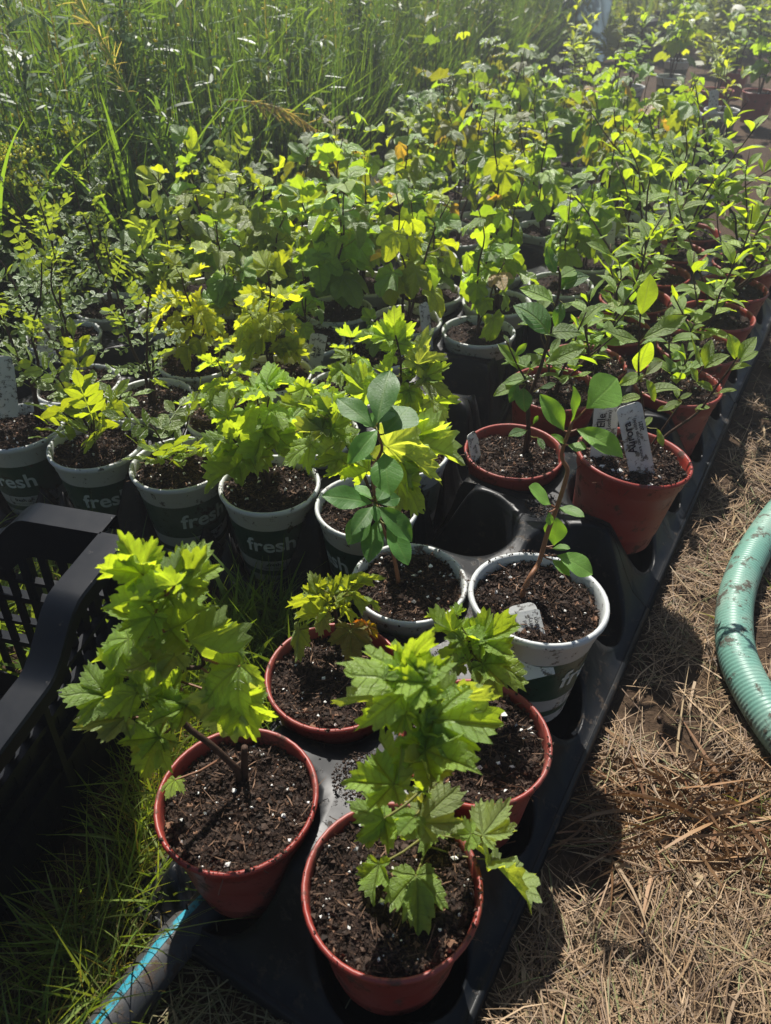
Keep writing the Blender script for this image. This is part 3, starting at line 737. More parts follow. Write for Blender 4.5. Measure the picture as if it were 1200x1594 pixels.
# C
root, loc = potted('currant', TL(1, 0), 'red', 'small bright currant at the back edge of a red pot, behind the nearest plant', True)
hand(root, loc, .565, .3667, 440, 950, [([(800, 330, 0), (815, 260, 0), (800, 190, 0), (790, 120, 0)], .0030, .0014)],
 [(720, 90, 590, 25, 0, .01), (730, 100, 700, 20, 0, .02), (760, 130, 690, 105, -.01, 0), (840, 130, 1025, 60, 0, .01), (830, 150, 860, 10, 0, .03), (860, 215, 1065, 290, -.01, -.02), (860, 215, 985, 120, -.01, .01), (850, 230, 955, 325, -.02, -.03), (760, 210, 695, 290, -.02, -.02), (830, 240, 865, 290, -.02, -.02), (780, 180, 645, 165, 0, 0), (790, 150, 800, 70, .01, .02), (800, 170, 885, 105, 0, .01), (760, 230, 660, 230, -.01, 0)],
 LOB, CUR, 13, .45)
# D
root, loc = potted('currant', TL(1, 1), 'red', 'small insect-bitten currant with one yellow spotted leaf, in a red pot', True)
hand(root, loc, .648, .2, 420, 860, [([(520, 640, 0), (520, 540, 0), (500, 420, 0), (500, 330, 0)], .0032, .0014)],
 [(370, 330, 315, 140, 0, .02), (480, 330, 460, 180, 0, .02), (510, 360, 565, 165, 0, .02), (410, 480, 165, 420, -.01, -.01, {'mesh': LOB_SPOT[0]}), (400, 400, 145, 320, 0, .01), (420, 490, 340, 650, -.02, -.02, {'col': (.26, .31, .15)}), (230, 600, 200, 870, -.02, -.03, {'mesh': LOB_SPOT[2], 'w': .5}), (630, 600, 640, 870, -.02, -.04, {'mesh': LOB_SPOT[0], 'col': (.20, .20, .03), 'nh': (.1, -1, .4)}),
  (600, 290, 700, 140, 0, .02), (640, 330, 900, 430, -.01, -.01, {'mesh': LOB_SPOT[1], 'w': .55}), (680, 240, 900, 150, 0, .01, {'w': .5}), (570, 440, 730, 475, -.01, -.01), (760, 570, 850, 670, -.01, -.01, {'col': (.30, .22, .03), 'w': .7}), (740, 560, 640, 540, -.01, .0, {'col': (.25, .10, .03), 'w': .5}), (450, 390, 400, 290, -.01, .01), (560, 400, 590, 300, 0, .02), (450, 460, 400, 560, -.02, -.02)],
 LOB, (.19, .28, .055), 14, .25)
# E: raised white pot
PE = TL(2, 0) + Vector((-.009, .000, 0))
root, loc = potted('broad', PE, 'white', 'thin bent stem with a few curled oval leaves, in the raised white pot', True, lift=.044, rot=R(58), tilt=(R(-2), R(2)), sc=1.06)
hand(root, loc, .690, .2259, 740, 560, [([(330, 1590, -.02), (380, 1490, -.015), (440, 1390, 0), (500, 1180, 0), (560, 1020, 0), (612, 860, 0), (635, 760, 0), (600, 690, 0), (600, 620, 0), (635, 520, 0), (665, 430, 0)], .0034, .0018)],
 [(665, 430, 710, 195, 0, .0, {'nh': (1, -.6, .2), 'me': 0}), (765, 335, 1008, 118, .0, .02, {'w': 1.25, 'me': 1}), (610, 490, 468, 245, 0, .01), (700, 480, 1035, 635, -.0, -.03, {'me': 2}), (620, 590, 543, 508, 0, 0), (640, 590, 762, 605, -.01, -.01), (520, 1000, 385, 865, 0, .0), (565, 1020, 748, 1055, 0, -.02), (505, 1050, 520, 1140, -.01, -.01), (540, 1280, 560, 1095, 0, .01), (530, 1300, 645, 1285, 0, -.01), (560, 1345, 822, 1445, -.01, -.02), (530, 1380, 655, 1475, -.01, -.02)],
 BROAD, (.12, .25, .05), 15, .2, .0011, ('red_stem', 'red_stem'))
# F: chokeberry in the white pot
root, loc = potted('broad', TL(2, 1), 'white', 'chokeberry with broad smooth dark leaves in a white pot beside the front empty wells', True, rot=R(120))
hand(root, loc, .755, .2833, 420, 460, [([(705, 1560, .0), (690, 1480, .0), (665, 1380, 0), (600, 1230, 0), (575, 1100, .01), (565, 960, .01), (615, 850, 0), (600, 780, 0), (585, 720, 0)], .0030, .0015)],
 [(590, 700, 650, 385, 0, .06, {'me': 0}), (570, 725, 372, 545, 0, .03, {'me': 0}), (630, 760, 770, 600, 0, .04, {'me': 3, 'w': 1.2}), (590, 740, 438, 905, -.01, -.04, {'me': 2}), (600, 740, 520, 640, 0, .04), (630, 865, 650, 1055, -.01, -.05, {'me': 1, 'w': 1.1}), (560, 1140, 300, 1085, 0, -.01, {'me': 0}), (565, 1160, 455, 1295, -.01, -.04, {'me': 2}), (560, 1200, 420, 1345, -.01, -.03, {'me': 1}), (600, 1230, 535, 1450, -.01, -.05, {'me': 0}), (595, 1160, 795, 1335, -.01, -.03, {'me': 2}), (640, 1260, 772, 1465, -.01, -.04, {'me': 0}), (590, 1130, 640, 1050, 0, .02), (560, 1120, 470, 1030, 0, .02), (575, 1150, 590, 1240, -.01, -.02), (600, 700, 680, 620, .0, .03), (570, 900, 470, 860, 0, .01, {'me': 0}), (575, 960, 690, 980, 0, -.01, {'me': 2}), (590, 1140, 720, 1100, 0, .01, {'me': 1})],
 BROAD, CHO, 16, .25, .0010, ('red_stem', 'petiole'))
# f5 and the tall currant behind
root, loc = potted('currant', FL(0, 0), 'white', 'wide currant in a white pot, right behind the chokeberry with smooth leaves', True, rot=R(-60))
hand(root, loc, .885, .2833, 420, 460, [([(560, 1230, 0), (540, 1050, 0), (470, 900, 0), (390, 770, 0), (340, 680, 0)], .0030, .0014), ([(540, 1100, 0), (660, 980, 0), (740, 850, 0), (790, 760, 0)], .0024, .0012)],
 [(310, 650, 190, 555, 0, .02), (330, 640, 360, 510, 0, .03), (290, 740, 120, 765, -.01, -.01, {'col': (.22, .32, .13)}), (225, 820, 55, 915, -.01, -.02), (310, 720, 175, 600, 0, .02), (400, 800, 250, 850, -.01, -.02, {'col': (.20, .29, .12)}), (340, 730, 465, 690, -.01, .0), (380, 890, 240, 965, -.01, -.02), (460, 920, 320, 1015, -.01, -.02), (545, 960, 395, 1030, -.01, -.02),
  (640, 830, 1000, 955, -.02, -.03, {'me': 1, 'col': (.23, .33, .13)}), (760, 790, 1075, 905, -.01, -.02, {'me': 0, 'col': (.19, .30, .10)}), (800, 760, 985, 695, 0, .02), (720, 970, 870, 920, -.01, 0), (700, 1010, 890, 1195, -.02, -.04, {'me': 3}), (720, 900, 800, 1060, -.02, -.03), (300, 680, 220, 700, 0, 0), (380, 760, 440, 840, -.01, -.02), (480, 880, 560, 800, 0, .02), (350, 700, 300, 560, .01, .03)],
 LOB, CUR, 17, .25)
root, loc = potted('currant', FL(1, 0), 'white', 'tallest upright currant in the centre, beside the two deep empty wells', True, rot=R(200))
hand(root, loc, 1.045, .2833, 420, 460, [([(770, 900, 0), (740, 700, 0), (722, 490, 0), (716, 330, 0), (690, 220, 0)], .0028, .0012)],
 [(690, 260, 680, 50, 0, .03), (640, 235, 470, 195, 0, 0), (705, 280, 768, 150, 0, .02), (812, 378, 850, 205, 0, .05, {'col': (.23, .33, .14)}), (810, 380, 950, 320, 0, .02, {'col': (.23, .33, .14)}), (680, 330, 585, 375, -.01, -.02), (530, 530, 365, 400, 0, .02), (850, 450, 995, 400, 0, .01), (850, 470, 1000, 535, -.01, -.02, {'col': (.24, .33, .14)}), (890, 600, 1050, 548, 0, .0), (880, 580, 1005, 680, -.01, -.02, {'col': (.23, .33, .14)}), (765, 520, 835, 640, -.01, -.02), (765, 520, 690, 620, -.01, -.02), (600, 470, 520, 560, 0, -.01), (650, 430, 560, 400, 0, .01), (780, 420, 700, 400, 0, .01), (840, 640, 860, 760, -.01, -.02), (740, 420, 790, 380, 0, .02)],
 LOB, CUR, 18, .25)
# G: tall red pot with the tags
PG = TL(4, 0) + Vector((-.008, -.016, 0))
root, loc = potted('oval', PG, 'red', 'young honeyberry with white tags in the tall tilted red pot', True, lift=.050, tilt=(R(-2), R(5)), sc=1.04)
hand(root, loc, .985, .35, 760, 380, [([(690, 960, 0), (690, 760, 0), (668, 560, 0), (676, 310, 0)], .0024, .0012), ([(720, 960, .0), (780, 860, 0), (930, 750, 0), (1010, 640, 0), (1070, 560, 0), (1105, 505, 0)], .0026, .0012), ([(700, 930, .02), (860, 700, .02), (960, 540, .02)], .0018, .0010)],
 [(680, 312, 728, 140, 0, .0, {'w': 1.15, 'nh': (0, -1, .3)}), (668, 432, 502, 395, 0, 0, {'me': 2}), (690, 420, 884, 325, 0, 0, {'me': 2}), (668, 572, 700, 425, 0, .0, {'w': 1.5, 'nh': (0, -1, .3)}), (690, 580, 588, 615, 0, -.01), (700, 580, 775, 515, 0, .01, {'col': (.22, .29, .16)}), (685, 680, 590, 690, 0, -.01), (710, 660, 855, 615, 0, 0), (700, 600, 750, 700, -.01, -.01),
  (1100, 512, 1078, 398, 0, .01, {'w': 1.3}), (1112, 510, 1182, 415, 0, 0), (1120, 525, 1192, 468, 0, 0), (1080, 560, 1165, 530, 0, -.01), (958, 552, 1068, 482, .02, 0), (945, 542, 882, 415, .02, 0), (960, 540, 990, 425, .02, .01), (930, 612, 905, 550, .01, .0, {'w': 1.3}), (1000, 655, 938, 610, 0, 0), (1020, 662, 1102, 642, 0, -.01), (920, 735, 985, 712, 0, 0), (860, 705, 778, 722, .01, 0), (850, 690, 905, 660, .01, 0), (840, 685, 838, 628, .01, .01), (750, 820, 772, 900, -.01, -.01), (730, 770, 690, 800, 0, -.01), (800, 720, 750, 740, .02, 0)],
 OVAL, (.185, .30, .055), 19, .25, .0007)
# H
root, loc = potted('oval', TL(4, 1), 'red', 'branching honeyberry with a clump of low leaves, in the red pot behind the empty wells', True)
hand(root, loc, 1.080, .35, 760, 380, [([(180, 850, 0), (180, 700, 0), (235, 540, 0), (290, 330, 0), (320, 170, 0), (310, 100, 0)], .0040, .0014), ([(182, 760, -.01), (170, 620, -.02), (130, 540, -.02), (80, 430, -.02)], .0024, .0010)],
 [(290, 260, 155, 180, 0, .01), (270, 400, 165, 245, -.01, .01, {'w': 1.3, 'col': CHO}), (330, 260, 300, 360, -.01, -.02, {'col': CHO}), (310, 290, 375, 268, 0, 0), (250, 402, 405, 368, 0, -.01), (260, 532, 425, 448, 0, -.01), (300, 130, 250, 15, 0, .02, {'w': 1.3, 'col': CHO}), (310, 200, 445, 115, 0, .01, {'col': CHO}), (320, 150, 400, 90, 0, .02), (200, 560, 85, 495, -.02, .01), (150, 620, 25, 655, -.02, -.01), (155, 640, 160, 730, -.03, -.03, {'w': 1.3, 'col': CHO}), (200, 600, 70, 600, -.02, 0), (180, 560, 235, 515, -.01, .01), (130, 560, 60, 440, -.02, .01), (90, 440, 70, 400, -.02, .01), (170, 830, 95, 845, -.02, -.02, {'col': CHO}), (200, 800, 225, 760, -.01, .0, {'col': CHO}), (220, 860, 250, 910, -.02, -.02, {'col': CHO}), (230, 640, 305, 625, 0, -.01, {'col': CHO}), (130, 620, 100, 700, -.03, -.02, {'col': CHO}), (140, 560, 180, 480, -.02, .02), (110, 520, 60, 540, -.02, 0), (120, 500, 170, 440, -.02, .01), (260, 480, 200, 470, 0, .01), (300, 310, 230, 330, .01, 0)],
 OVAL, HON, 20, .3, .0008)

# the rest by rule -----------------------------------------------------------------------
def auto(kind, p, pot, label, h, n, seed, hero=False, lift=0.0, rot=0.0, **kw):
    root, loc = potted(kind, p, pot, label, hero, lift, rot)
    grow(root, loc, kind, h, n, seed, **kw)
auto('currant', FL(0, 1), 'white', 'rounded bright currant in the white pot whose lettering shows whole', .17, 26, 31, True, rot=R(4), nst=3, spread=.45, size=.062, bare=.45, yellow=.2, off=(-.005, .01))
auto('rose', FL(0, 2), 'white', 'low rose seedling in a white pot, just left of the fully lettered pot', .10, 14, 32, True, rot=R(40), nst=3, spread=1.0, size=.085, col=ROS, bare=.25, yellow=.4)
auto('rose', FL(0, 3), 'white', 'sprawling young rose in a white pot behind the crate corner', .15, 20, 33, True, rot=R(20), nst=3, spread=.8, size=.09, col=ROS, bare=.2, yellow=.5)
auto('pea', FL(0, 4), 'white', 'tall thin pea shrub in the leftmost lettered white pot', .32, 26, 34, True, rot=R(-4), nst=2, spread=.3, size=.085, col=PEAC, bare=.25, off=(.02, .04))
# plants of the second and later rows of the left block: (row, col) -> kind, pot, height, leaves, size, colour, yellow, label
RW = [
 (1, 1, 'currant', .12, 14, .05, CUR, .3, 'small currant in a white pot hidden between the rounded currant and the tallest one'),
 (1, 2, 'currant', .13, 14, .05, CUR, .5, 'low currant in a white pot, directly behind the rounded bright currant'),
 (1, 3, 'pea', .30, 26, .080, PEAC, .1, 'pea shrub in a white pot directly behind the sprawling rose'),
 (1, 4, 'pea', .34, 36, .085, PEAC, .1, 'pea shrub in a white pot at the left edge, second row from the crate'),
 (2, 1, 'currant', .11, 10, .045, CUR, .3, 'tiny currant in a white pot next to the deep empty wells'),
 (2, 2, 'currant', .22, 30, .058, CUR_Y, .5, 'yellow-tipped currant in a white pot, left of the handwritten tag'),
 (2, 3, 'currant', .20, 26, .052, CUR_Y, .6, 'scrawny yellowing currant in a white pot beside the empty well on the left'),
 (2, 5, 'pea', .32, 36, .085, PEAC, .1, 'bushy pea shrub at the left edge, third row from the crate'),
 (3, 1, 'currant', .09, 8, .040, CUR, .2, 'low sprig in a white pot between the leaning tag and the empty wells'),
 (3, 2, 'currant', .16, 12, .05, CUR, .4, 'small currant in the white pot that holds the leaning handwritten tag'),
 (3, 3, 'currant', .24, 30, .058, CUR_Y, .5, 'yellow-green currant in a white pot, fourth row, left of centre'),
 (3, 4, 'rose', .22, 26, .090, PEAC, .3, 'leafy rose seedling in a white pot, fourth row, towards the weeds'),
 (3, 5, 'pea', .34, 38, .090, PEAC, .3, 'pea shrub nearest the weeds at the left edge, fourth row'),
 (4, 0, 'droopy', .26, 14, .055, CUR, .4, 'dark stemmed currant in the white pot above the empty wells, right of the upright tag'),
 (4, 1, 'droopy', .30, 22, .060, CUR_Y, .5, 'currant on dark bare stems in the white pot with the upright tag'),
 (4, 2, 'currant', .36, 46, .070, CUR, .5, 'big tall currant left of centre, its dark stem bare at the foot'),
 (4, 3, 'currant', .28, 40, .062, CUR_Y, .5, 'dense yellow-green currant bush, fifth row, left of the big tall one'),
 (4, 4, 'currant', .33, 36, .060, CUR_Y, .6, 'tall narrow yellow currant standing against the dark weeds'),
 (5, 0, 'droopy', .28, 22, .060, CUR, .3, 'currant with drooping dark leaves in a white pot, sixth row, above the empty wells'),
 (5, 1, 'currant', .20, 22, .055, CUR_Y, .4, 'low currant in a white pot, sixth row, beside a short white tag'),
 (5, 2, 'currant', .30, 38, .066, CUR_Y, .6, 'yellow currant bush, sixth row, behind the big tall currant'),
 (5, 3, 'currant', .30, 34, .062, CUR_Y, .6, 'yellow currant bush, sixth row, second from the weeds'),
 (5, 4, 'rose', .30, 26, .090, PEAC, .4, 'straggly leafy seedling at the weed edge, sixth row'),
]
for r_, c_, kind, h, n, size, col, yel, lab in RW:
    auto(kind, FL(r_, c_), 'white', lab, h, n, 300 + r_ * 10 + c_, r_ < 4, rot=rnd.uniform(-2, 2), nst=3 if n > 20 else 2, spread=.35, size=size, col=col, yellow=yel, low=r_ >= 3, bare=.30 if kind != 'pea' else .2)
# right-hand block by the straw path
RB = [
 (5, 1, 'oval', .17, 14, 'thin honeyberry in a red pot, behind the clump-leaved one', .03),
 (6, 0, 'oval', .16, 14, 'low honeyberry in a red pot at the straw edge, behind the tall tagged pot', 0),
 (6, 1, 'oval', .22, 22, 'honeyberry in a red pot, seventh of the second column from the straw', 0),
 (7, 0, 'oval', .22, 16, 'dark-stemmed honeyberry in a red pot, eighth at the straw edge', 0),
 (7, 1, 'oval', .26, 24, 'honeyberry in a red pot, eighth of the second column from the straw', 0),
 (8, 0, 'oval', .25, 22, 'leafy honeyberry in a red pot, ninth at the straw edge', 0),
 (8, 1, 'oval', .34, 30, 'honeyberry in a red pot, ninth of the second column from the straw', 0),
 (9, 0, 'oval', .34, 34, 'upright honeyberry in the farthest clearly seen red pot at the straw edge', 0),
 (9, 1, 'oval', .36, 34, 'tall honeyberry in a red pot, tenth of the second column from the straw', 0),
 (10, 0, 'oval', .36, 34, 'tall honeyberry, eleventh at the straw edge, partly cut by the right border', 0),
 (10, 1, 'oval', .40, 36, 'tall honeyberry, eleventh of the second column from the straw', 0),
 (11, 1, 'oval', .36, 32, 'honeyberry, twelfth and last of the second column from the straw', 0),
]
for i, j, kind, h, n, lab, lift in RB:
    auto(kind, TL(i, j), 'red', lab, h, n, 500 + i * 7 + j, i < 8, lift, nst=4 if n > 20 else 3, spread=.75, lean=(rnd.uniform(-.25, .25), rnd.uniform(-.25, .15)), size=.052 if i < 7 else .064, col=HON if i < 7 else (.19, .31, .05), yellow=.45, low=i > 6, bare=.25)
# far block of droopy currants
CN = {2: 'third', 3: 'fourth', 4: 'fifth', 5: 'sixth', 6: 'seventh', 7: 'eighth', 8: 'ninth'}
for j in range(2, 9):
    k = 0
    for i in range(8, 18):
        p = TL(i, j)
        if p.x < XL(p.y) + .12 or (i > 11 and j == 2 and i > 14): continue
        if any((p - q).length < .15 for q in USED): continue
        k += 1
        if rnd.random() < .16: continue
        kind = 'oval' if (i * 5 + j * 3) % 9 == 0 else 'droopy'
        far = i > 13; f_ = rnd.uniform(.60, 1.08)
        lab = 'far %s in the %s column from the straw, %s pot of its column' % (NAMES[kind][1], CN[j], WORD[k - 1])
        auto(kind, p, 'white', lab, rnd.uniform(.19, .38), 15 if far else 18, 700 + i * 11 + j, False, nst=rnd.choice((2, 3, 3, 4)), spread=rnd.uniform(.2, .5), lean=(rnd.uniform(-.2, .2), rnd.uniform(-.2, .2)), size=rnd.uniform(.056, .082) if kind == 'droopy' else .058, col=tuple(v * f_ for v in rnd.choice((CUR_Y, CUR_Y, CUR, HON, (.20, .235, .05)))), yellow=.35, low=True, bare=.42)
for i, j in ((8, 3), (12, 3), (8, 5), (12, 5), (12, 7), (16, 5), (16, 7), (15, 3)):
    p = TL(i, j)
    if p.x > XL(p.y) - .05: tray(ME_T8, p, ROT_T, 'far black tray under droopy currants, from row %s, column %s from the straw' % (WORD[i], CN.get(j, 'x')))
# far separate pots at the upper right
FR = [(1.33, 3.78, 'white', 'oval', .16, 12, 'yellowish seedling in the left one of two far white pots'), (1.52, 3.86, 'white', 'wand', .20, 16, 'seedling in the right one of two far white pots'), (1.86, 4.30, 'red', 'currant', .42, 26, 'tall dark-stemmed plant in the far red pot at the right border'), (1.66, 4.34, 'red', 'oval', .30, 20, 'far plant in a red pot left of the one at the right border'),
      (1.25, 4.45, 'white', 'oval', .36, 24, 'far pale shrub behind the two white pots, on the left'), (1.55, 4.75, 'white', 'currant', .42, 30, 'tall far shrub behind the two white pots, in the middle'), (1.95, 4.9, 'red', 'oval', .42, 26, 'farthest shrub near the right border'), (1.05, 4.9, 'white', 'oval', .38, 26, 'far shrub in front of the dark plastic box'), (1.75, 5.3, 'white', 'currant', .45, 30, 'farthest tall shrub behind all the pots on the right'), (.95, 4.25, 'white', 'oval', .34, 24, 'far leafy shrub at the end of the currant columns')]
for q, (x, y, pot, kind, h, n, lab) in enumerate(FR):
    root, loc = potted(kind, Vector((x, y, 0)), pot, lab, False, -.012)
    grow(root, loc, kind, h, n, 900 + q, nst=4, spread=.4, size=.075 if kind != 'wand' else .06, col=CUR_Y if q % 2 else HON, yellow=.5, low=True, bare=.3)
# ------------------------------------------------------------------ plant tags
def plant_tag(label, bot, top, width, lines, shoulder=False, facing=None):
    up = top - bot; h = up.length; up = up.normalized()
    f = Vector(facing) if facing else (Vector((0, 0, CAM_H)) - bot); f = (f - up * f.dot(up)).normalized()
    rt = up.cross(f).normalized()
    lowx = 0.03
    outl = []
    w2 = width / 2; c = width * .22
    prof = [(-w2, -lowx), (w2, -lowx), (w2, h * .80), (w2 * (.88 if shoulder else 1), h * .83)]
    for k in range(5): a = k / 4 * math.pi / 2; prof.append((w2 * (.88 if shoulder else 1) - c + c * math.cos(a), h - c + c * math.sin(a)))
    for k in range(5): a = math.pi / 2 + k / 4 * math.pi / 2; prof.append((-w2 + c + c * math.cos(a), h - c + c * math.sin(a)))
    n = len(prof); th = .0005
    V = [(x, y, th) for x, y in prof] + [(x, y, -th) for x, y in prof]
    bow = lambda x, y, z: (x, y, z - .10 * (y - h * .4) ** 2 / max(h, .02))
    V = [bow(*v) for v in V]
    F = [tuple(range(n)), tuple(range(2 * n - 1, n - 1, -1))] + [(k, n + k, n + (k + 1) % n, (k + 1) % n) for k in range(n)]
    me = mesh_np('plant_tag', np.array(V), F, ['tag'], smooth=False)
    Mx = Matrix(((rt.x, up.x, f.x, bot.x), (rt.y, up.y, f.y, bot.y), (rt.z, up.z, f.z, bot.z), (0, 0, 0, 1)))
    o = obj('plant_tag', me, mat=Mx); tag(o, label, 'plant tag', 'white plant tags stuck in the pots')
    mb = MB()
    for txt, size, xo, yo in lines:
        v, fa = text_mesh(txt, size)
        W = [(-q[1] + xo * width, q[0] + yo * h, 0) for q in v]
        mb.add([(x, y, bow(x, y, th)[2] + .0004) for x, y, _ in W], fa)
    if lines: obj('writing', mb.mesh('writing', ['ink'], False), o)
    return o
plant_tag('printed white tag reading Aurora in the tall red pot', at(998, 722, .930), at(979, 631, .945), .036, [('Aurora', .017, -.22, .48), ('(Lonicera caerulea edible)', .0068, .08, .40), ('2021', .008, .30, .62)], facing=(-.1, -1, .55))
plant_tag('white tag with smudged print behind a leaf, beside the one reading Aurora', at(938, 712, .965), at(948, 605, .975), .036, [('Elle', .016, -.18, .55), ('(Lonicera)', .008, .12, .55), ('smudge', .006, .32, .4)][:2], facing=(-.1, -1, .5))
plant_tag('muddy handwritten white tag in the raised white pot', at(831, 1014, .598), at(812, 940, .640), .037, [('Thomson', .0075, .30, .42), ('Sun Berry', .007, .12, .45), ('Hybrid', .006, -.05, .5)], True, facing=(.1, -1, .8))
plant_tag('small tag seen almost edge on in the red pot behind the empty wells', at(748, 735, 1.045), at(735, 674, 1.06), .026, [('Blue', .008, 0, .6)], True, facing=(.75, -.6, .3))
plant_tag('leaning handwritten tag in a white pot left of the tallest currant', at(487, 575, 1.385), at(497, 520, 1.40), .033, [('Red', .010, .15, .5), ('Lake', .010, -.15, .5)], False, facing=(.2, -1, .4))
plant_tag('upright blank white tag just above the tallest currant', at(668, 535, 1.475), at(660, 472, 1.48), .026, [], True, facing=(.7, -.8, .2))
for lab, b, t, w, Y in (
  ('white tag among droopy currants above the upright blank tag', (690, 430), (688, 380), .030, 1.72), ('white tag among the honeyberries on the right', (946, 392), (950, 345), .028, 1.86), ('white tag in the pea shrub pot cut by the left border', (12, 625), (4, 555), .030, 1.10), ('white printed tag among the pea shrubs, right of the border one', (70, 550), (76, 493), .030, 1.36),
  ('white tag at the foot of the tall narrow yellow currant', (332, 436), (312, 388), .028, 1.72), ('far white tag in the right one of two far white pots', (1110, 166), (1112, 140), .040, 3.74), ('far white tag at the weed edge above the big tall currant', (582, 292), (578, 243), .026, 2.35), ('white tag standing in the far droopy currants, in the middle', (905, 330), (912, 285), .030, 2.15)):
    plant_tag(lab, at(*b, Y), at(*t, Y + .01), w, [], rnd.random() < .4)

# ------------------------------------------------------------------ black crate
def crate():
    a = Vector((-.24, -.97, 0)).normalized(); b = Vector((-.97, .24, 0)).normalized()
    C = Vector((-.312, .655, 0)); La, Lb, H = .50, .36, .330
    root = empty('plastic_crate', C, 'empty black plastic harvest crate with slotted sides beside the red pots', 'crate')
    def top(s, L):
        d = min(s, L - s); t = min(max((d - .095) / .075, 0), 1); t = t * t * (3 - 2 * t)
        return H - .050 * t
    def wall(name, p, d, L, nout):
        mb = MB(); Z = Vector((0, 0, 1)); N = 44
        def P(s, z, o): ins = -.02 * (1 - z / H); return p + d * s + nout * (o + ins) + Z * z
        ss = [L * k / N for k in range(N + 1)]
        sec = [(-.003, -.052), (-.003, -.006), (-.003, .0), (.031, .0), (.033, -.003), (.033, -.020), (.0305, -.020), (.0305, -.004), (0, -.005), (0, -.052)]
        V, F = [], []
        for s in ss:
            z = top(s, L)
            for o, dz in sec: V.append(P(s, z + dz, o))
        m = len(sec)
        for i in range(N):
            for k in range(m): F.append((i * m + k, i * m + (k + 1) % m, (i + 1) * m + (k + 1) % m, (i + 1) * m + k))
        mb.add(V, F)
        def slab(s0, s1, z0, z1, o0, o1):
            V = [P(s, z, o) for s in (s0, s1) for z in (z0, z1) for o in (o0, o1)]
            mb.add(V, [(0, 1, 3, 2), (4, 6, 7, 5), (0, 4, 5, 1), (2, 3, 7, 6), (0, 2, 6, 4), (1, 5, 7, 3)])
        for z0, z1, o in ((.004, .060, .0), (.120, .128, .010), (.160, .165, .007), (.200, .208, .010), (.232, .237, .007)): slab(0, L, z0, z1, -.0032, o)
        if name == 'side_wall': slab(.002, L - .002, .060, .200, -.0022, -.0008)
        n = int(L / .026)
        for k in range(n + 1):
            s = .010 + (L - .02) * k / n
            slab(s - .0055, s + .0055, .058, top(s, L) - .047, -.0026, .0006)
        for s in (.004, L * .33, L * .67, L - .004): slab(s - .004, s + .004, .0, top(s, L) - .012, -.0029, .013)
        for k in range(int(L * .5 / .006)):
            s = L * .25 + k * .006; slab(s, s + .0022, .010, .046, 0.0004, .0018)
        mb.v = [tuple(Vector(v) - C) for v in mb.v]
        obj(name, mb.mesh('crate_wall', ['crate'], sharp=32), root)
    wall('side_wall', C, a, La, -b); wall('side_wall', C + b * Lb, a, La, b)
    wall('end_wall', C + b * .001, b, Lb - .002, -a); wall('end_wall', C + a * La + b * .001, b, Lb - .002, a)
    mb = MB(); Mr = Matrix(((a.x, b.x, 0, 0), (a.y, b.y, 0, 0), (0, 0, 1, 0), (0, 0, 0, 1)))
    for k in range(15): mb.box(Matrix.Translation(a * (.03 + (La - .06) * k / 14) + b * Lb / 2 + Vector((0, 0, .0105))) @ Mr, .012, Lb - .05, .006)
    for k in range(9): mb.box(Matrix.Translation(b * (.03 + (Lb - .06) * k / 8) + a * La / 2 + Vector((0, 0, .0125))) @ Mr, La - .05, .010, .007)
    obj('base', mb.mesh('crate_base', ['crate'], False), root)
crate()

# ------------------------------------------------------------------ hose and pipe
P = smooth_path([(1.30, 1.62, .026), (.98, 1.36, .026), (.735, 1.115, .026), (.582, .925, .027), (.512, .775, .027), (.505, .66, .027), (.535, .55, .027), (.61, .42, .026), (.75, .28, .026)], 240)
mb = MB(); L = 0; rad = []
for i, p in enumerate(P):
    if i: L += (p - P[i - 1]).length
    rad.append(.0268 + .00022 * math.sin(L / .0060 * 2 * math.pi))
mb.tube(P, rad, 18)
tag(obj('suction_hose', mb.mesh('suction_hose', ['hose'])), 'thick pale green ribbed hose curving over the straw', 'hose')
root = empty('water_pipe', (-.26, .28, 0), 'dark grey pipe with a bright blue stripe coming from under the front tray', 'pipe')
P = smooth_path([(-.190, .398, .014), (-.222, .352, .021), (-.262, .285, .021), (-.315, .20, .021), (-.40, .07, .021)], 10)
P = [p - root.location for p in P]
mb = MB(); mb.tube(P, .0215, 24); obj('pipe_wall', mb.mesh('pipe_wall', ['pipe']), root)
V, F = [], []
for i, p in enumerate(P):
    t = (P[min(i + 1, len(P) - 1)] - P[max(i - 1, 0)]).normalized(); sd = t.cross(Vector((0, 0, 1))).normalized()
    for k in range(4):
        a = R(66 + k * 8); V.append(p + (sd * math.cos(a) + Vector((0, 0, 1)) * math.sin(a)) * .0220)
for i in range(len(P) - 1):
    for k in range(3): F.append((i * 4 + k, i * 4 + k + 1, i * 4 + k + 5, i * 4 + k + 4))
obj('stripe', mesh_np('stripe', np.array([tuple(v) for v in V]), F, ['stripe']), root)

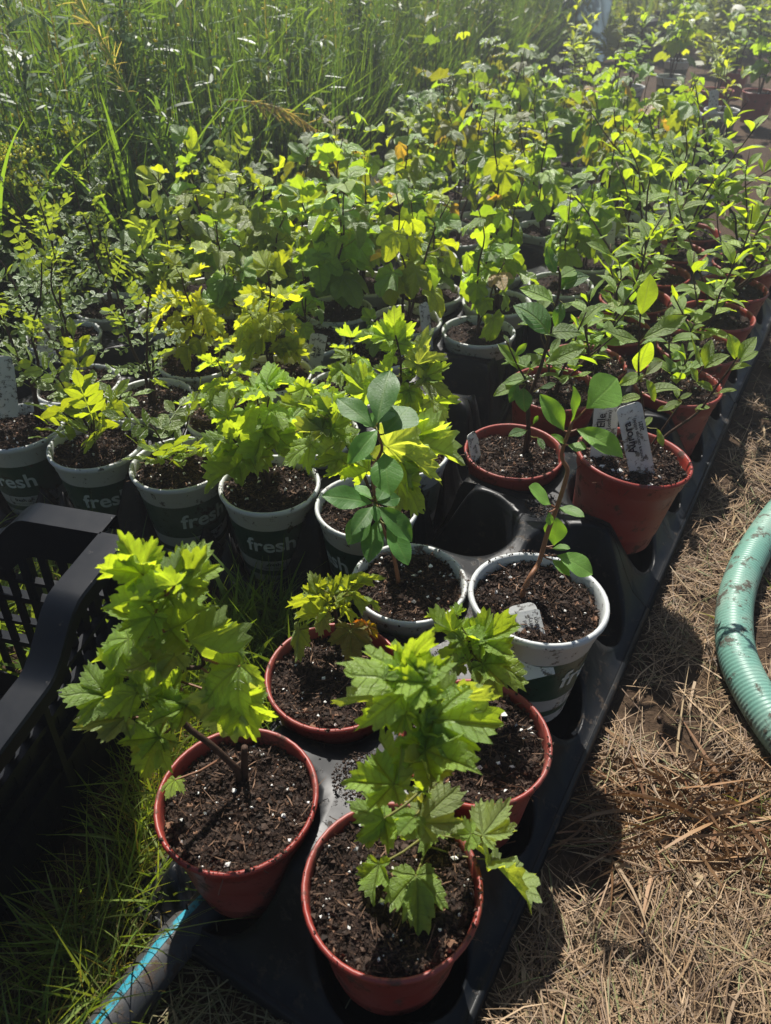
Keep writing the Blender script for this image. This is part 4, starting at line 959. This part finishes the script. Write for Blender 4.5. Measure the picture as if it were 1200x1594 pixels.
# ------------------------------------------------------------------ straw and grass on the ground
def cols(n, a, b, dark=0.5):
    t = rng.random((n, 1)); return (np.array([a]) * (1 - t) + np.array([b]) * t) * (1 - dark * rng.random((n, 1)))
def gz(x, y): return 0.006 * np.sin(5 * x + 1) * np.sin(4 * y) - 0.004
ntn = np.array([NT.x, NT.y])
def right_pts(n, x0, x1, y0, y1, thr=-.052):
    p = np.stack([rng.uniform(x0, x1, n), rng.uniform(y0, y1, n)], 1)
    return p[(p @ ntn) > thr]
H = Heap()
for n, x0, x1, y0, y1, k in ((30000, .0, .85, .18, 1.0, 1.0), (16000, .3, 1.4, 1.0, 2.0, 1.15), (9000, .7, 2.4, 2.0, 4.0, 1.5)):
    p = right_pts(n, x0, x1, y0, y1); m = len(p)
    # patches where the soil shows between the straw
    cov = np.sin(p[:, 0] * 17 + 1.3) * np.sin(p[:, 1] * 13 + p[:, 0] * 6) + .5 * np.sin(p[:, 0] * 41 + p[:, 1] * 33)
    p = p[(cov + rng.normal(size=m) * .35) > -.16]; m = len(p)
    z = gz(p[:, 0], p[:, 1]) + .002 + .013 * rng.random(m) ** 1.6
    ang = rng.uniform(0, 6.28, m) * .75 + .5 * np.sin(p[:, 0] * 9) + .4
    T = np.stack([np.cos(ang), np.sin(ang), rng.normal(size=m) * .07], 1)
    Ls = (.025 + .075 * rng.random(m) ** 1.4) * k; Ws = (.0007 + .0012 * rng.random(m) ** 2) * k
    tint = cols(m, (.44, .305, .17), (.165, .095, .05), .65); gr = rng.random(m) < .08; tint[gr] = cols(gr.sum(), (.17, .19, .06), (.24, .22, .10))
    B = rng.normal(size=(m, 3)) * .22; B[:, 2] = -np.abs(B[:, 2]) * .15
    sd = np.stack([rng.normal(size=m) * .25, rng.normal(size=m) * .25, np.ones(m)], 1)
    P3 = np.stack([p[:, 0], p[:, 1], z], 1) - T * (Ls / 2)[:, None]
    H.add(*ribbons(P3, T, Ls, Ws, B, 3, tint, sd, taper=False))
m = 420; p = right_pts(m, .0, 1.3, .18, 1.8); m = len(p); ang = rng.uniform(0, 6.28, m)
T = np.stack([np.cos(ang), np.sin(ang), rng.normal(size=m) * .12], 1); B = rng.normal(size=(m, 3)) * .2; B[:, 2] = -np.abs(B[:, 2]) * .3
H.add(*ribbons(np.stack([p[:, 0], p[:, 1], gz(p[:, 0], p[:, 1]) + .010], 1), T, rng.uniform(.04, .13, m), rng.uniform(.002, .0045, m), B, 5, cols(m, (.46, .35, .20), (.25, .16, .08), .4), np.stack([np.zeros(m), np.zeros(m), np.ones(m)], 1) + rng.normal(size=(m, 3)) * .35))
m = 2600
p = np.stack([rng.uniform(-.50, .12, m), rng.uniform(.10, .40, m)], 1); p = p[(p[:, 0] * UT.x + p[:, 1] * UT.y) < .205]; m = len(p)
ang = rng.uniform(0, 6.28, m); T = np.stack([np.cos(ang), np.sin(ang), rng.normal(size=m) * .1], 1)
H.add(*ribbons(np.stack([p[:, 0], p[:, 1], .002 + .008 * rng.random(m)], 1), T, rng.uniform(.02, .08, m), rng.uniform(.0008, .002, m), rng.normal(size=(m, 3)) * .15, 3, cols(m, (.24, .19, .10), (.12, .13, .05)), np.stack([np.zeros(m), np.zeros(m), np.ones(m)], 1) + rng.normal(size=(m, 3)) * .2, taper=False))
# bits of bark and crumbs of earth lying in the straw
m = 5000; p = right_pts(m, .0, 1.2, .2, 2.0); m = len(p)
H.add(*chunks(np.stack([p[:, 0], p[:, 1], gz(p[:, 0], p[:, 1]) + .004], 1), .0012 + .0045 * rng.random(m) ** 3, cols(m, (.10, .06, .038), (.05, .028, .018)), .7))
tag(obj('straw', H.mesh('straw', 'straw')), 'dry tan straw and needles strewn over the path', kind='stuff')
Hs = Heap()
for i, j, n in ((0, 0, 120), (0, 1, 140), (1, 0, 110), (1, 1, 120), (2, 0, 90), (2, 1, 90), (3, 0, 70), (3, 1, 70), (4, 0, 70), (4, 1, 70), (5, 1, 60), (5, 0, 60)):
    c = TL(i, j) + UT * .09 * rnd.choice((-1, 1)) - NT * .089 * (1 if j == 0 else -1); n *= 2; a = rng.uniform(0, 6.28, n); q = .030 * rng.random(n) ** .7
    if i == 0: c = TL(i, j) + UT * .09 - NT * .089 * (1 if j == 0 else -1)
    S = .0005 + .0016 * rng.random(n) ** 3
    Hs.add(*chunks(np.stack([c.x + q * np.cos(a), c.y + q * np.sin(a), .1545 + S * .3], 1), S, cols(n, (.05, .03, .02), (.03, .018, .012)), .5))
tag(obj('spilled_soil', Hs.mesh('spilled_soil', 'crumb')), 'crumbs of potting soil spilled on the black trays', kind='stuff')
# brown trampled clump
H = Heap(); m = 330
c0 = np.array([.365, .50]); p = c0 + rng.normal(size=(m, 2)) * np.array([.055, .035])
ang = np.where(rng.random(m) < .6, math.pi * 1.02, -.2) + rng.normal(size=m) * .8
T = np.stack([np.cos(ang), np.sin(ang), .10 + .35 * rng.random(m)], 1); B = rng.normal(size=(m, 3)) * .15; B[:, 2] = -.35
H.add(*ribbons(np.stack([p[:, 0], p[:, 1], np.full(m, .004)], 1), T, rng.uniform(.05, .16, m), rng.uniform(.0018, .006, m), B, 5, cols(m, (.36, .22, .11), (.18, .09, .045), .4)))
tag(obj('dead_grass_clump', H.mesh('dead_grass_clump', 'straw')), 'flattened reddish brown clump of dead grass on the straw', 'dead grass')
def sprig(name, label, cat, blades, tint, w):
    H = Heap()
    for pth in blades:
        P = np.array([[at(q[0], q[1], q[2])[:] for q in pth]])[0]
        Q = np.array([tuple(v) for v in smooth_path([tuple(v) for v in P], 5)]); n = len(Q)
        tan = np.gradient(Q, axis=0); sd = np.cross(tan, np.array([.2, -.8, .6])); sd /= np.linalg.norm(sd, axis=1, keepdims=True) + 1e-9
        s = np.linspace(0, 1, n); ww = w * np.maximum(np.sin(np.pi * np.clip(.12 + .88 * s, 0, 1)) ** .7, .05)
        V = np.stack([Q - sd * ww[:, None] / 2, Q + sd * ww[:, None] / 2], 1).reshape(-1, 3)
        F = np.array([(2 * i, 2 * i + 1, 2 * i + 3, 2 * i + 2) for i in range(n - 1)])
        H.add(V, F, np.tile(np.array(tint) * rnd.uniform(.75, 1.25), (len(V), 1)))
    o = obj(name, H.mesh(name, 'grass')); tag(o, label, cat)
sprig('grass_sprig', 'bent green grass shoot lying on the brown clump', 'grass sprig', [[(1120, 1310, .49), (1060, 1275, .52), (990, 1240, .545), (940, 1200, .57)], [(1000, 1255, .545), (975, 1250, .55), (955, 1262, .545)], [(985, 1232, .55), (1010, 1235, .545), (1035, 1222, .55)], [(965, 1262, .545), (985, 1290, .53), (995, 1310, .52)]], (.10, .15, .05), .006)
sprig('grass_sprig', 'green shoot poking in at the right border beyond the brown clump', 'grass sprig', [[(1140, 1365, .46), (1175, 1360, .462), (1215, 1350, .465)], [(1140, 1372, .455), (1180, 1385, .448), (1215, 1390, .44)], [(1150, 1350, .465), (1185, 1335, .475), (1200, 1330, .48)]], (.12, .19, .06), .008)

H = Heap()
def tufts(P, n, hmin, hmax, wmin, wmax, ca, cb, spread, leanv=(0, 0), K=5, bend=.6):
    P = np.asarray(P); m = n
    c = P[rng.integers(0, len(P), m)] + rng.normal(size=(m, 2)) * spread
    a = rng.uniform(0, 6.28, m); e = rng.uniform(.15, .75, m)
    T = np.stack([np.cos(a) * e + leanv[0], np.sin(a) * e + leanv[1], np.ones(m)], 1)
    B = np.stack([np.cos(a), np.sin(a), -np.ones(m) * .75], 1) * (bend * rng.random(m) ** 1.5)[:, None]
    H.add(*ribbons(np.stack([c[:, 0], c[:, 1], np.full(m, -.002)], 1), T, rng.uniform(hmin, hmax, m), rng.uniform(wmin, wmax, m), B, K, cols(m, ca, cb, .35)))
g1 = [(-.325 + rnd.uniform(-.03, .04), y) for y in np.linspace(.20, .38, 7)] + [(-.275 + rnd.uniform(-.03, .02), y) for y in np.linspace(.38, .62, 9)]
tufts(g1, 1000, .03, .15, .0014, .0036, (.13, .22, .035), (.23, .29, .08), .022, bend=.8)
tufts(g1, 520, .03, .10, .0010, .0022, (.28, .24, .11), (.18, .15, .06), .022, bend=.9)
g6 = [(rnd.uniform(.15, .95), rnd.uniform(.2, 1.9)) for _ in range(160)]; g6 = [q for q in g6 if q[0] * NT.x + q[1] * NT.y > -.03]
tufts(g6[:34], 260, .02, .06, .0012, .0028, (.10, .17, .04), (.18, .21, .07), .012, bend=.9)
g2 = [(rnd.uniform(-.31, -.10), rnd.uniform(.60, .84)) for _ in range(26)]
g2 = [p for p in g2 if p[0] * NT.x + p[1] * NT.y < -.43 and FU.x * (p[0] + .03) + FU.y * (p[1] - .89) < -.09]
tufts(g2, 900, .04, .14, .0014, .0038, (.075, .140, .026), (.13, .19, .04), .020, bend=.7)
tufts([(-.20, .815), (-.24, .80), (-.16, .80), (-.19, .76)], 46, .10, .17, .006, .010, (.095, .170, .03), (.12, .20, .04), .03, bend=.45)
g3 = [(rnd.uniform(-1.0, -.45), rnd.uniform(.78, .98)) for _ in range(26)]
tufts([(rnd.uniform(-.60, -.10), rnd.uniform(.70, .81)) for _ in range(20)], 130, .09, .17, .006, .011, (.10, .18, .04), (.15, .22, .05), .02, bend=.5)
tufts(g3, 900, .05, .16, .002, .007, (.085, .15, .04), (.16, .21, .07), .03, bend=.6)
g4 = [(rnd.uniform(.9, 2.6), rnd.uniform(2.2, 5.5)) for _ in range(300)]; g4 = [p for p in g4 if p[0] * NT.x + p[1] * NT.y > .02]
tufts(g4, 12000, .04, .16, .002, .005, (.12, .18, .04), (.20, .22, .07), .06, bend=.7)
g5 = [(XL(y) + rnd.uniform(-.3, .12), y) for y in np.linspace(1.5, 5, 160)]
tufts(g5, 3500, .08, .28, .002, .006, (.07, .14, .03), (.13, .19, .045), .05, bend=.6)
tag(obj('short_grass', H.mesh('short_grass', 'grass')), 'short green grass and dry blades around the crate, trays and path', kind='stuff')

# ------------------------------------------------------------------ tall weeds behind
def weed_pts(n, y0, y1, mean, lo=0.0):
    y = rng.uniform(y0, y1, n); x = np.array([XL(v) for v in y]) - lo - rng.exponential(mean, n)
    return np.stack([x, y], 1)
H = Heap()
# thin upright grass, centre
for n, y0, y1, mean, h0, h1, ca, cb in ((12000, 2.4, 6.4, .50, .60, 1.05, (.060, .140, .030), (.13, .21, .045)), (2600, 1.5, 2.6, .35, .25, .75, (.045, .095, .028), (.09, .14, .035)), (500, 2.5, 6.4, .7, .5, 1.05, (.30, .25, .11), (.22, .20, .08)), (3200, 1.8, 5.0, .30, .45, .95, (.10, .21, .045), (.17, .27, .06))):
    p = weed_pts(n, y0, y1, mean); m = len(p)
    dep = np.array([XL(v) for v in p[:, 1]]) - p[:, 0]
    hh = (h0 + (h1 - h0) * rng.random(m)) * (.55 + .45 * np.clip(dep / .45, 0, 1))
    a = rng.uniform(0, 6.28, m); e = rng.uniform(0, .20, m)
    T = np.stack([np.cos(a) * e, np.sin(a) * e, np.ones(m)], 1); B = np.stack([np.cos(a), np.sin(a), -np.ones(m) * .6], 1) * (.5 * rng.random(m) ** 3)[:, None]
    H.add(*ribbons(np.stack([p[:, 0], p[:, 1], np.full(m, -.004)], 1), T, hh, rng.uniform(.003, .008, m) * (1.8 if n == 3200 else 1), B, 6, cols(m, ca, cb, .4)))
n = 9000; p = np.stack([rng.uniform(-9, 9, n), rng.uniform(6.3, 13, n)], 1); a = rng.uniform(0, 6.28, n); e = rng.uniform(0, .25, n)
T = np.stack([np.cos(a) * e, np.sin(a) * e, np.ones(n)], 1); B = np.stack([np.cos(a), np.sin(a), -np.ones(n) * .6], 1) * (.4 * rng.random(n) ** 2)[:, None]
H.add(*ribbons(np.stack([p[:, 0], p[:, 1], np.zeros(n)], 1), T, rng.uniform(.4, 1.2, n), rng.uniform(.008, .022, n), B, 4, cols(n, (.09, .16, .035), (.19, .23, .06), .4)))
tag(obj('tall_grass', H.mesh('tall_grass', 'grass')), 'tall thin green grass standing behind the pots', kind='stuff')
# leafy weeds: many stems set with narrow leaves
H = Heap()
def leafy(p, hs, nl, l0, l1, ca, cb, wr=.2):
    m = len(p); a = rng.uniform(0, 6.28, m); e = rng.uniform(0, .18, m)
    T = np.stack([np.cos(a) * e, np.sin(a) * e, np.ones(m)], 1); T /= np.linalg.norm(T, axis=1, keepdims=True)
    P0 = np.stack([p[:, 0], p[:, 1], np.zeros(m)], 1)
    H.add(*ribbons(P0, T, hs, np.full(m, .004), np.zeros((m, 3)), 2, cols(m, (.10, .13, .04), (.14, .12, .05)), taper=False))
    k = np.repeat(np.arange(m), nl); t = .18 + .82 * rng.random(m * nl)
    Pl = P0[k] + T[k] * (hs[k] * t)[:, None]
    az = rng.uniform(0, 6.28, m * nl); el = rng.uniform(-.1, .9, m * nl) + .4 * (t > .9)
    Tl = np.stack([np.cos(az) * np.cos(el), np.sin(az) * np.cos(el), np.sin(el)], 1)
    ll = rng.uniform(l0, l1, m * nl) * (1.1 - .5 * t)
    sd = np.stack([-np.sin(az), np.cos(az), rng.normal(size=m * nl) * .5], 1); sd = np.cross(Tl, sd)
    Bl = rng.normal(size=(m * nl, 3)) * .10; Bl[:, 2] -= .15
    base = cols(m, ca, cb, .3)[k] * (1 + rng.normal(size=(m * nl, 1)) * .12)
    H.add(*ribbons(Pl, Tl, ll, ll * wr * rng.uniform(.7, 1.2, m * nl), Bl, 3, np.clip(base, .01, 1), sd, taper=False))
p = weed_pts(330, 1.60, 3.3, .32, .02); d = np.array([XL(v) for v in p[:, 1]]) - p[:, 0]
leafy(p, (.40 + .55 * rng.random(len(p))) * (.5 + .55 * np.clip(d / .35, 0, 1)), 60, .05, .11, (.075, .150, .052), (.115, .195, .058), .15)
p = weed_pts(260, 3.2, 6.6, .5); leafy(p, .4 + .6 * rng.random(len(p)), 44, .05, .10, (.07, .13, .04), (.13, .18, .05))
p = np.stack([rng.uniform(.6, 4.2, 240), rng.uniform(5.7, 8.5, 240)], 1); p = p[p[:, 0] > .15 * p[:, 1]]; leafy(p, .2 + .55 * rng.random(len(p)), 44, .06, .13, (.12, .19, .04), (.20, .24, .05), .35)
p = weed_pts(90, 1.5, 2.3, .15); leafy(p, .12 + .25 * rng.random(len(p)), 40, .03, .07, (.09, .16, .05), (.13, .20, .05), .25)
# yellow bud specks among the far weeds
p = weed_pts(3000, 2.0, 7, .7); m = len(p)
H.add(*chunks(np.stack([p[:, 0], p[:, 1], .45 + .5 * rng.random(m)], 1), rng.uniform(.002, .005, m), cols(m, (.55, .50, .04), (.40, .42, .05), .2)))
tag(obj('leafy_weeds', H.mesh('leafy_weeds', 'grass')), 'dense dark leafy weeds behind and beside the pots', kind='stuff')
# single weeds one can tell apart
def seed_grass(label, path, w0, head0, tint, htint, drop):
    P = smooth_path([tuple(at(*q)) for q in path], 6); n = len(P); base = Vector((P[0].x, P[0].y, 0))
    root = empty('seed_grass', base, label, 'grass stalk')
    mb = MB(); Q = [p - base for p in P]
    mb.tube(([Vector((0, 0, 0))] if Q[0].z > .02 else []) + Q, [w0 * (1 - .7 * i / n) for i in range(n + (1 if Q[0].z > .02 else 0))], 6)
    st = obj('stalk', mesh_np('stalk', np.array([tuple(v) for v in mb.v]), mb.f, ['grass'], tint=np.tile(tint, (len(mb.v), 1))), root)
    k0 = int(n * head0); m = 130
    i = rng.integers(k0, n - 1, m); pp = np.array([tuple(Q[k]) for k in i])
    tan = np.array([tuple((Q[min(k + 1, n - 1)] - Q[k - 1]).normalized()) for k in i])
    T = tan + rng.normal(size=(m, 3)) * .35 + np.array([0, 0, drop])
    Hh = Heap(); Hh.add(*ribbons(pp, T, rng.uniform(.02, .055, m), rng.uniform(.0014, .0032, m), np.tile([0, 0, -.15], (m, 1)) + rng.normal(size=(m, 3)) * .1, 3, cols(m, htint, tuple(x * .7 for x in htint), .3), taper=False))
    obj('seed_head', Hh.mesh('seed_head', 'grass'), root)
seed_grass('tall leaning grass stalk with a pale open seed head, upper left', [(318, 345, 1.95), (270, 270, 1.93), (205, 160, 1.90), (165, 75, 1.88), (125, 5, 1.87), (95, -50, 1.86)], .0050, .45, (.20, .29, .07), (.40, .36, .24), -.2)
seed_grass('arching dry grass stalk with a nodding tan seed head, above the yellow currants', [(300, 210, 2.35), (345, 160, 2.35), (410, 162, 2.33), (460, 180, 2.32), (492, 205, 2.31)], .0030, .4, (.30, .28, .14), (.38, .32, .22), -.4)
def grass_clump(label, cx, cy, n, hmin, hmax, w, tint, seed):
    r = np.random.default_rng(seed)
    root = empty('grass_clump', (cx, cy, 0), label, 'grass clump')
    for k in range(n):
        a = r.uniform(0, 6.28); e = r.uniform(.1, .55); h = r.uniform(hmin, hmax)
        V, F, Cc = ribbons(np.array([[r.normal() * .03, r.normal() * .03, 0]]), np.array([[math.cos(a) * e, math.sin(a) * e, 1.]]), np.array([h]), np.array([w * r.uniform(.7, 1.2)]), np.array([[math.cos(a), math.sin(a), -1.0]]) * r.uniform(.06, .36), 10, np.array([tint]) * r.uniform(.75, 1.2), np.array([[-math.sin(a), math.cos(a), 0.]]) @ np.array([[0, 1, 0], [-1, 0, 0], [0, 0, 1.]]))
        obj('blade', mesh_np('blade', V, F, ['grass'], tint=Cc), root)
grass_clump('clump of broad arching grass blades at the left border, among weeds', -.93, 1.86, 34, .60, 1.00, .020, (.13, .235, .05), 1)
grass_clump('clump of broad grass blades right of the leaning seed stalk', -.62, 2.02, 20, .50, .90, .016, (.12, .22, .05), 2)
grass_clump('low clump of broad grass left of the tall narrow yellow currant', -.70, 1.93, 16, .30, .55, .012, (.13, .24, .05), 3)
def flower_weed(label, tops, Y, seed):
    r = np.random.default_rng(seed); q = at(*tops[0], Y); base = Vector((q.x + .02, Y + .02, 0))
    root = empty('flowering_weed', base, label, 'flowering weed')
    mb = MB(); Hh = Heap(); Lh = Heap()
    for t in tops:
        e = at(*t, Y) - base; mid = e * .5 + Vector((r.normal() * .02, r.normal() * .02, 0))
        mb.tube(smooth_path([(0, 0, 0), tuple(mid), tuple(e)], 5), .0022, 5)
        m = 60; pp = np.array(tuple(e)) + r.normal(size=(m, 3)) * np.array([.022, .022, .010])
        Hh.add(*chunks(pp, r.uniform(.0015, .0040, m), cols(m, (.55, .56, .04), (.38, .46, .05), .2)))
        n = 34; tt = r.random(n); pl = np.array([tuple(e * x) for x in tt]); az = r.uniform(0, 6.28, n)
        Tl = np.stack([np.cos(az), np.sin(az), r.uniform(.1, .8, n)], 1)
        Lh.add(*ribbons(pl, Tl, r.uniform(.025, .05, n), r.uniform(.004, .007, n), r.normal(size=(n, 3)) * .1, 3, cols(n, (.08, .16, .05), (.12, .20, .05)), taper=False))
    obj('stem', mb.mesh('stem', ['petiole']), root)
    tag(obj('flower_head', Hh.mesh('flower_head', 'grass'), root), kind='stuff'); tag(obj('leaves', Lh.mesh('leaves', 'grass'), root), kind='stuff')
flower_weed('weed with a round yellow flower head beside the leaning seed stalk', [(112, 205)], 1.85, 1)
flower_weed('weed with several yellow flower heads at the left border', [(8, 240), (30, 232), (12, 268), (60, 285)], 1.72, 2)
flower_weed('yellow flowering weed at the top, right of the seed stalk', [(110, 5), (250, 8), (190, 45)], 2.6, 3)

# far things in the weeds
def sheet():
    V, F = [], []; N, Mm = 12, 12
    for j in range(Mm + 1):
        for i in range(N + 1):
            u, v = i / N, j / Mm
            w = .27 * (1 - .35 * v)
            V.append(((u - .5) * 2 * w + .06 * v, .10 * math.sin(6 * u + 2 * v) + .05 * math.sin(13 * u + 9 * v), .05 + .80 * v + .03 * math.sin(9 * u)))
    for j in range(Mm):
        for i in range(N): a = j * (N + 1) + i; F.append((a, a + 1, a + N + 2, a + N + 1))
    V = np.array(V); V2 = V + np.array([0, .004, 0]); n = len(V)
    F2 = F + [tuple(k + n for k in f[::-1]) for f in F]
    o = obj('plastic_sheet', mesh_np('plastic_sheet', np.concatenate([V, V2]), F2, ['sheet']), loc=(1.30, 6.15, -.02)); o.rotation_euler = (0, 0, R(20))
    tag(o, 'pale blue and white crumpled plastic sheet hung among the far weeds', 'plastic sheet')
sheet()
def far_box():
    p = at(1022, 32, 6.6); root = empty('plastic_box', (p.x, p.y, 0), 'dark plastic box with a slanted lid among the far plants', 'plastic box')
    h = p.z
    mb = MB(); mb.box(Matrix.Translation((0, 0, h / 2 - .03)), .38, .30, h - .06); obj('box_body', mb.mesh('box_body', ['crate'], False), root)
    mb = MB(); mb.box(Matrix.Translation((-.04, 0, h + .0)) @ Matrix.Rotation(R(-8), 4, 'Y'), .36, .32, .03); mb.box(Matrix.Translation((.05, 0, h + .045)), .14, .05, .03); mb.box(Matrix.Translation((.17, 0, h - .0)) @ Matrix.Rotation(R(38), 4, 'Y'), .16, .32, .025)
    obj('lid', mb.mesh('lid', ['tray'], False), root)
far_box()
# haze volume added mostly to imitate the bright veil of lens flare
mb = MB(); mb.box(Matrix.Translation((0, 50, .20)), 124, 146, 2.5)
hz = bpy.data.materials.new('glare_haze'); hz.use_nodes = True; nt = hz.node_tree; nt.nodes.clear()
ho = nt.nodes.new('ShaderNodeOutputMaterial'); pv = nt.nodes.new('ShaderNodeVolumePrincipled')
pv.inputs['Color'].default_value = (.95, .97, 1, 1); pv.inputs['Density'].default_value = .025; pv.inputs['Anisotropy'].default_value = .68
nt.links.new(pv.outputs[0], ho.inputs['Volume'])
M['haze'] = hz
tag(obj('haze', mb.mesh('haze', ['haze'], False)), 'added pale haze imitating the veil of lens glare', kind='stuff')
